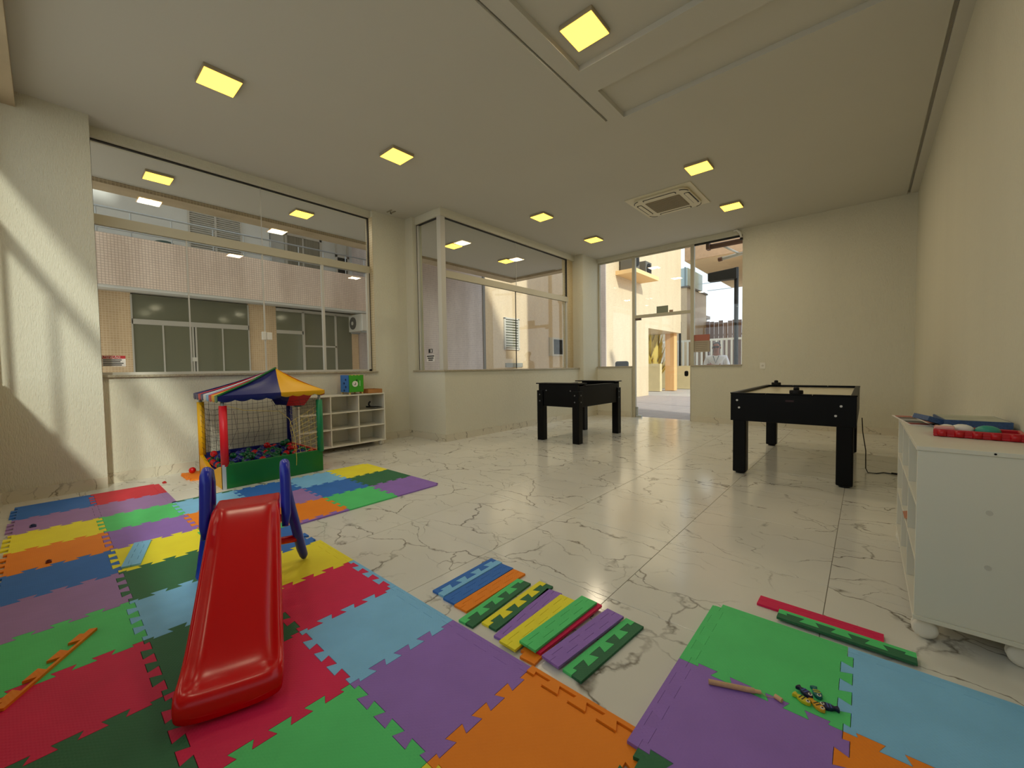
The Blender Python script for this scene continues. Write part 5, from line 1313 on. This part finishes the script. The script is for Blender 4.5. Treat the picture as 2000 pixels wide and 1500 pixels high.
Eg = [(0, 1), (1, 2), (2, 3), (3, 4), (4, 5), (5, 6), (6, 7), (7, 8), (3, 9), (9, 10), (10, 11), (11, 12), (12, 13), (13, 14), (3, 15), (15, 16), (16, 17), (17, 18), (18, 19), (19, 20), (0, 21), (21, 22), (22, 23), (23, 24), (0, 25), (25, 26), (26, 27), (27, 28)]
# five fingers on each hand: (side, base joint)
for bi, sx in ((14, 1), (20, -1)):
    b = Vector(J[bi][0])
    for k, (dz, ln) in enumerate(((0.026, 0.055), (0.009, 0.065), (-0.008, 0.06), (-0.024, 0.048))):
        i0 = len(J)
        J.append(((b.x + sx * 0.035, b.y + 0.0, b.z + dz), 0.0095)); J.append(((b.x + sx * (0.035 + ln * 0.55), b.y + 0.012, b.z + dz), 0.009)); J.append(((b.x + sx * (0.035 + ln * 0.9), b.y + 0.035, b.z + dz - 0.004), 0.008))
        Eg += [(bi, i0), (i0, i0 + 1), (i0 + 1, i0 + 2)]
    i0 = len(J)
    J.append(((b.x - sx * 0.005, b.y - 0.004, b.z + 0.04), 0.011)); J.append(((b.x + sx * 0.02, b.y - 0.004, b.z + 0.062), 0.009))
    Eg += [(bi, i0), (i0, i0 + 1)]
skin_obj('body', J, Eg, SKIN, pr_)
SJ = [((0, 0, 0.92), (0.155, 0.125)), ((0, 0.0, 1.08), (0.15, 0.118)), ((0, 0.0, 1.26), (0.172, 0.125)), ((0, 0.0, 1.375), (0.13, 0.10)), ((0, -0.004, 1.432), 0.072), ((-0.17, 0, 1.372), 0.074), ((-0.215, -0.01, 1.22), 0.07), ((-0.222, -0.035, 1.15), 0.066), ((0.17, 0, 1.372), 0.074), ((0.215, -0.01, 1.22), 0.07), ((0.222, -0.035, 1.15), 0.066)]
skin_obj('shirt', SJ, [(0, 1), (1, 2), (2, 3), (3, 4), (3, 5), (5, 6), (6, 7), (3, 8), (8, 9), (9, 10)], SHIRT, pr_)
skin_obj('trousers', [((0, 0, 0.95), (0.15, 0.115)), ((0, 0, 0.89), (0.15, 0.115)), ((-0.09, 0, 0.80), 0.105), ((-0.10, -0.01, 0.50), 0.078), ((-0.105, 0.02, 0.09), 0.06), ((0.09, 0, 0.80), 0.105), ((0.10, -0.01, 0.50), 0.078), ((0.105, 0.02, 0.09), 0.06)], [(0, 1), (1, 2), (2, 3), (3, 4), (1, 5), (5, 6), (6, 7)], TROUS, pr_)
for sx in (-1, 1):
    part('shoe', MB().bbox(sx * 0.107 - 0.05, sx * 0.107 + 0.05, -0.19, 0.08, 0.0, 0.09, 0.03), SHOE, pr_, local=True, smooth=True)
part('hair', MB().sphere((0, 0.022, 1.664), 0.098, 14, 9, (0.87, 0.92, 0.74)), HAIR, pr_, local=True, smooth=True)
sg_ = part('sunglasses', MB().bbox(-0.066, -0.008, -0.118, -0.100, 1.60, 1.635, 0.006).bbox(0.008, 0.066, -0.118, -0.100, 1.60, 1.635, 0.006).box(-0.01, 0.01, -0.116, -0.106, 1.622, 1.632), BLACKR, pr_, local=True)
part('nose', MB().sphere((0, -0.112, 1.588), 0.016, 8, 6, (0.8, 1.1, 1.4)), SKIN, pr_, local=True, smooth=True)
part('mouth', MB().sphere((0, -0.098, 1.552), 0.02, 8, 6, (1.1, 0.5, 0.28)), P('lips', (128, 70, 62), 0.5), pr_, local=True, smooth=True)
for sx in (-1, 1):
    part('ear', MB().sphere((sx * 0.084, -0.01, 1.605), 0.022, 8, 6, (0.45, 0.8, 1.3)), SKIN, pr_, local=True, smooth=True)
part('lanyard', MB().tube([(-0.06, -0.085, 1.42), (-0.03, -0.125, 1.34), (0.0, -0.135, 1.25), (0.03, -0.125, 1.34), (0.06, -0.085, 1.42)], 0.006, 6), BLACKR, pr_, local=True)
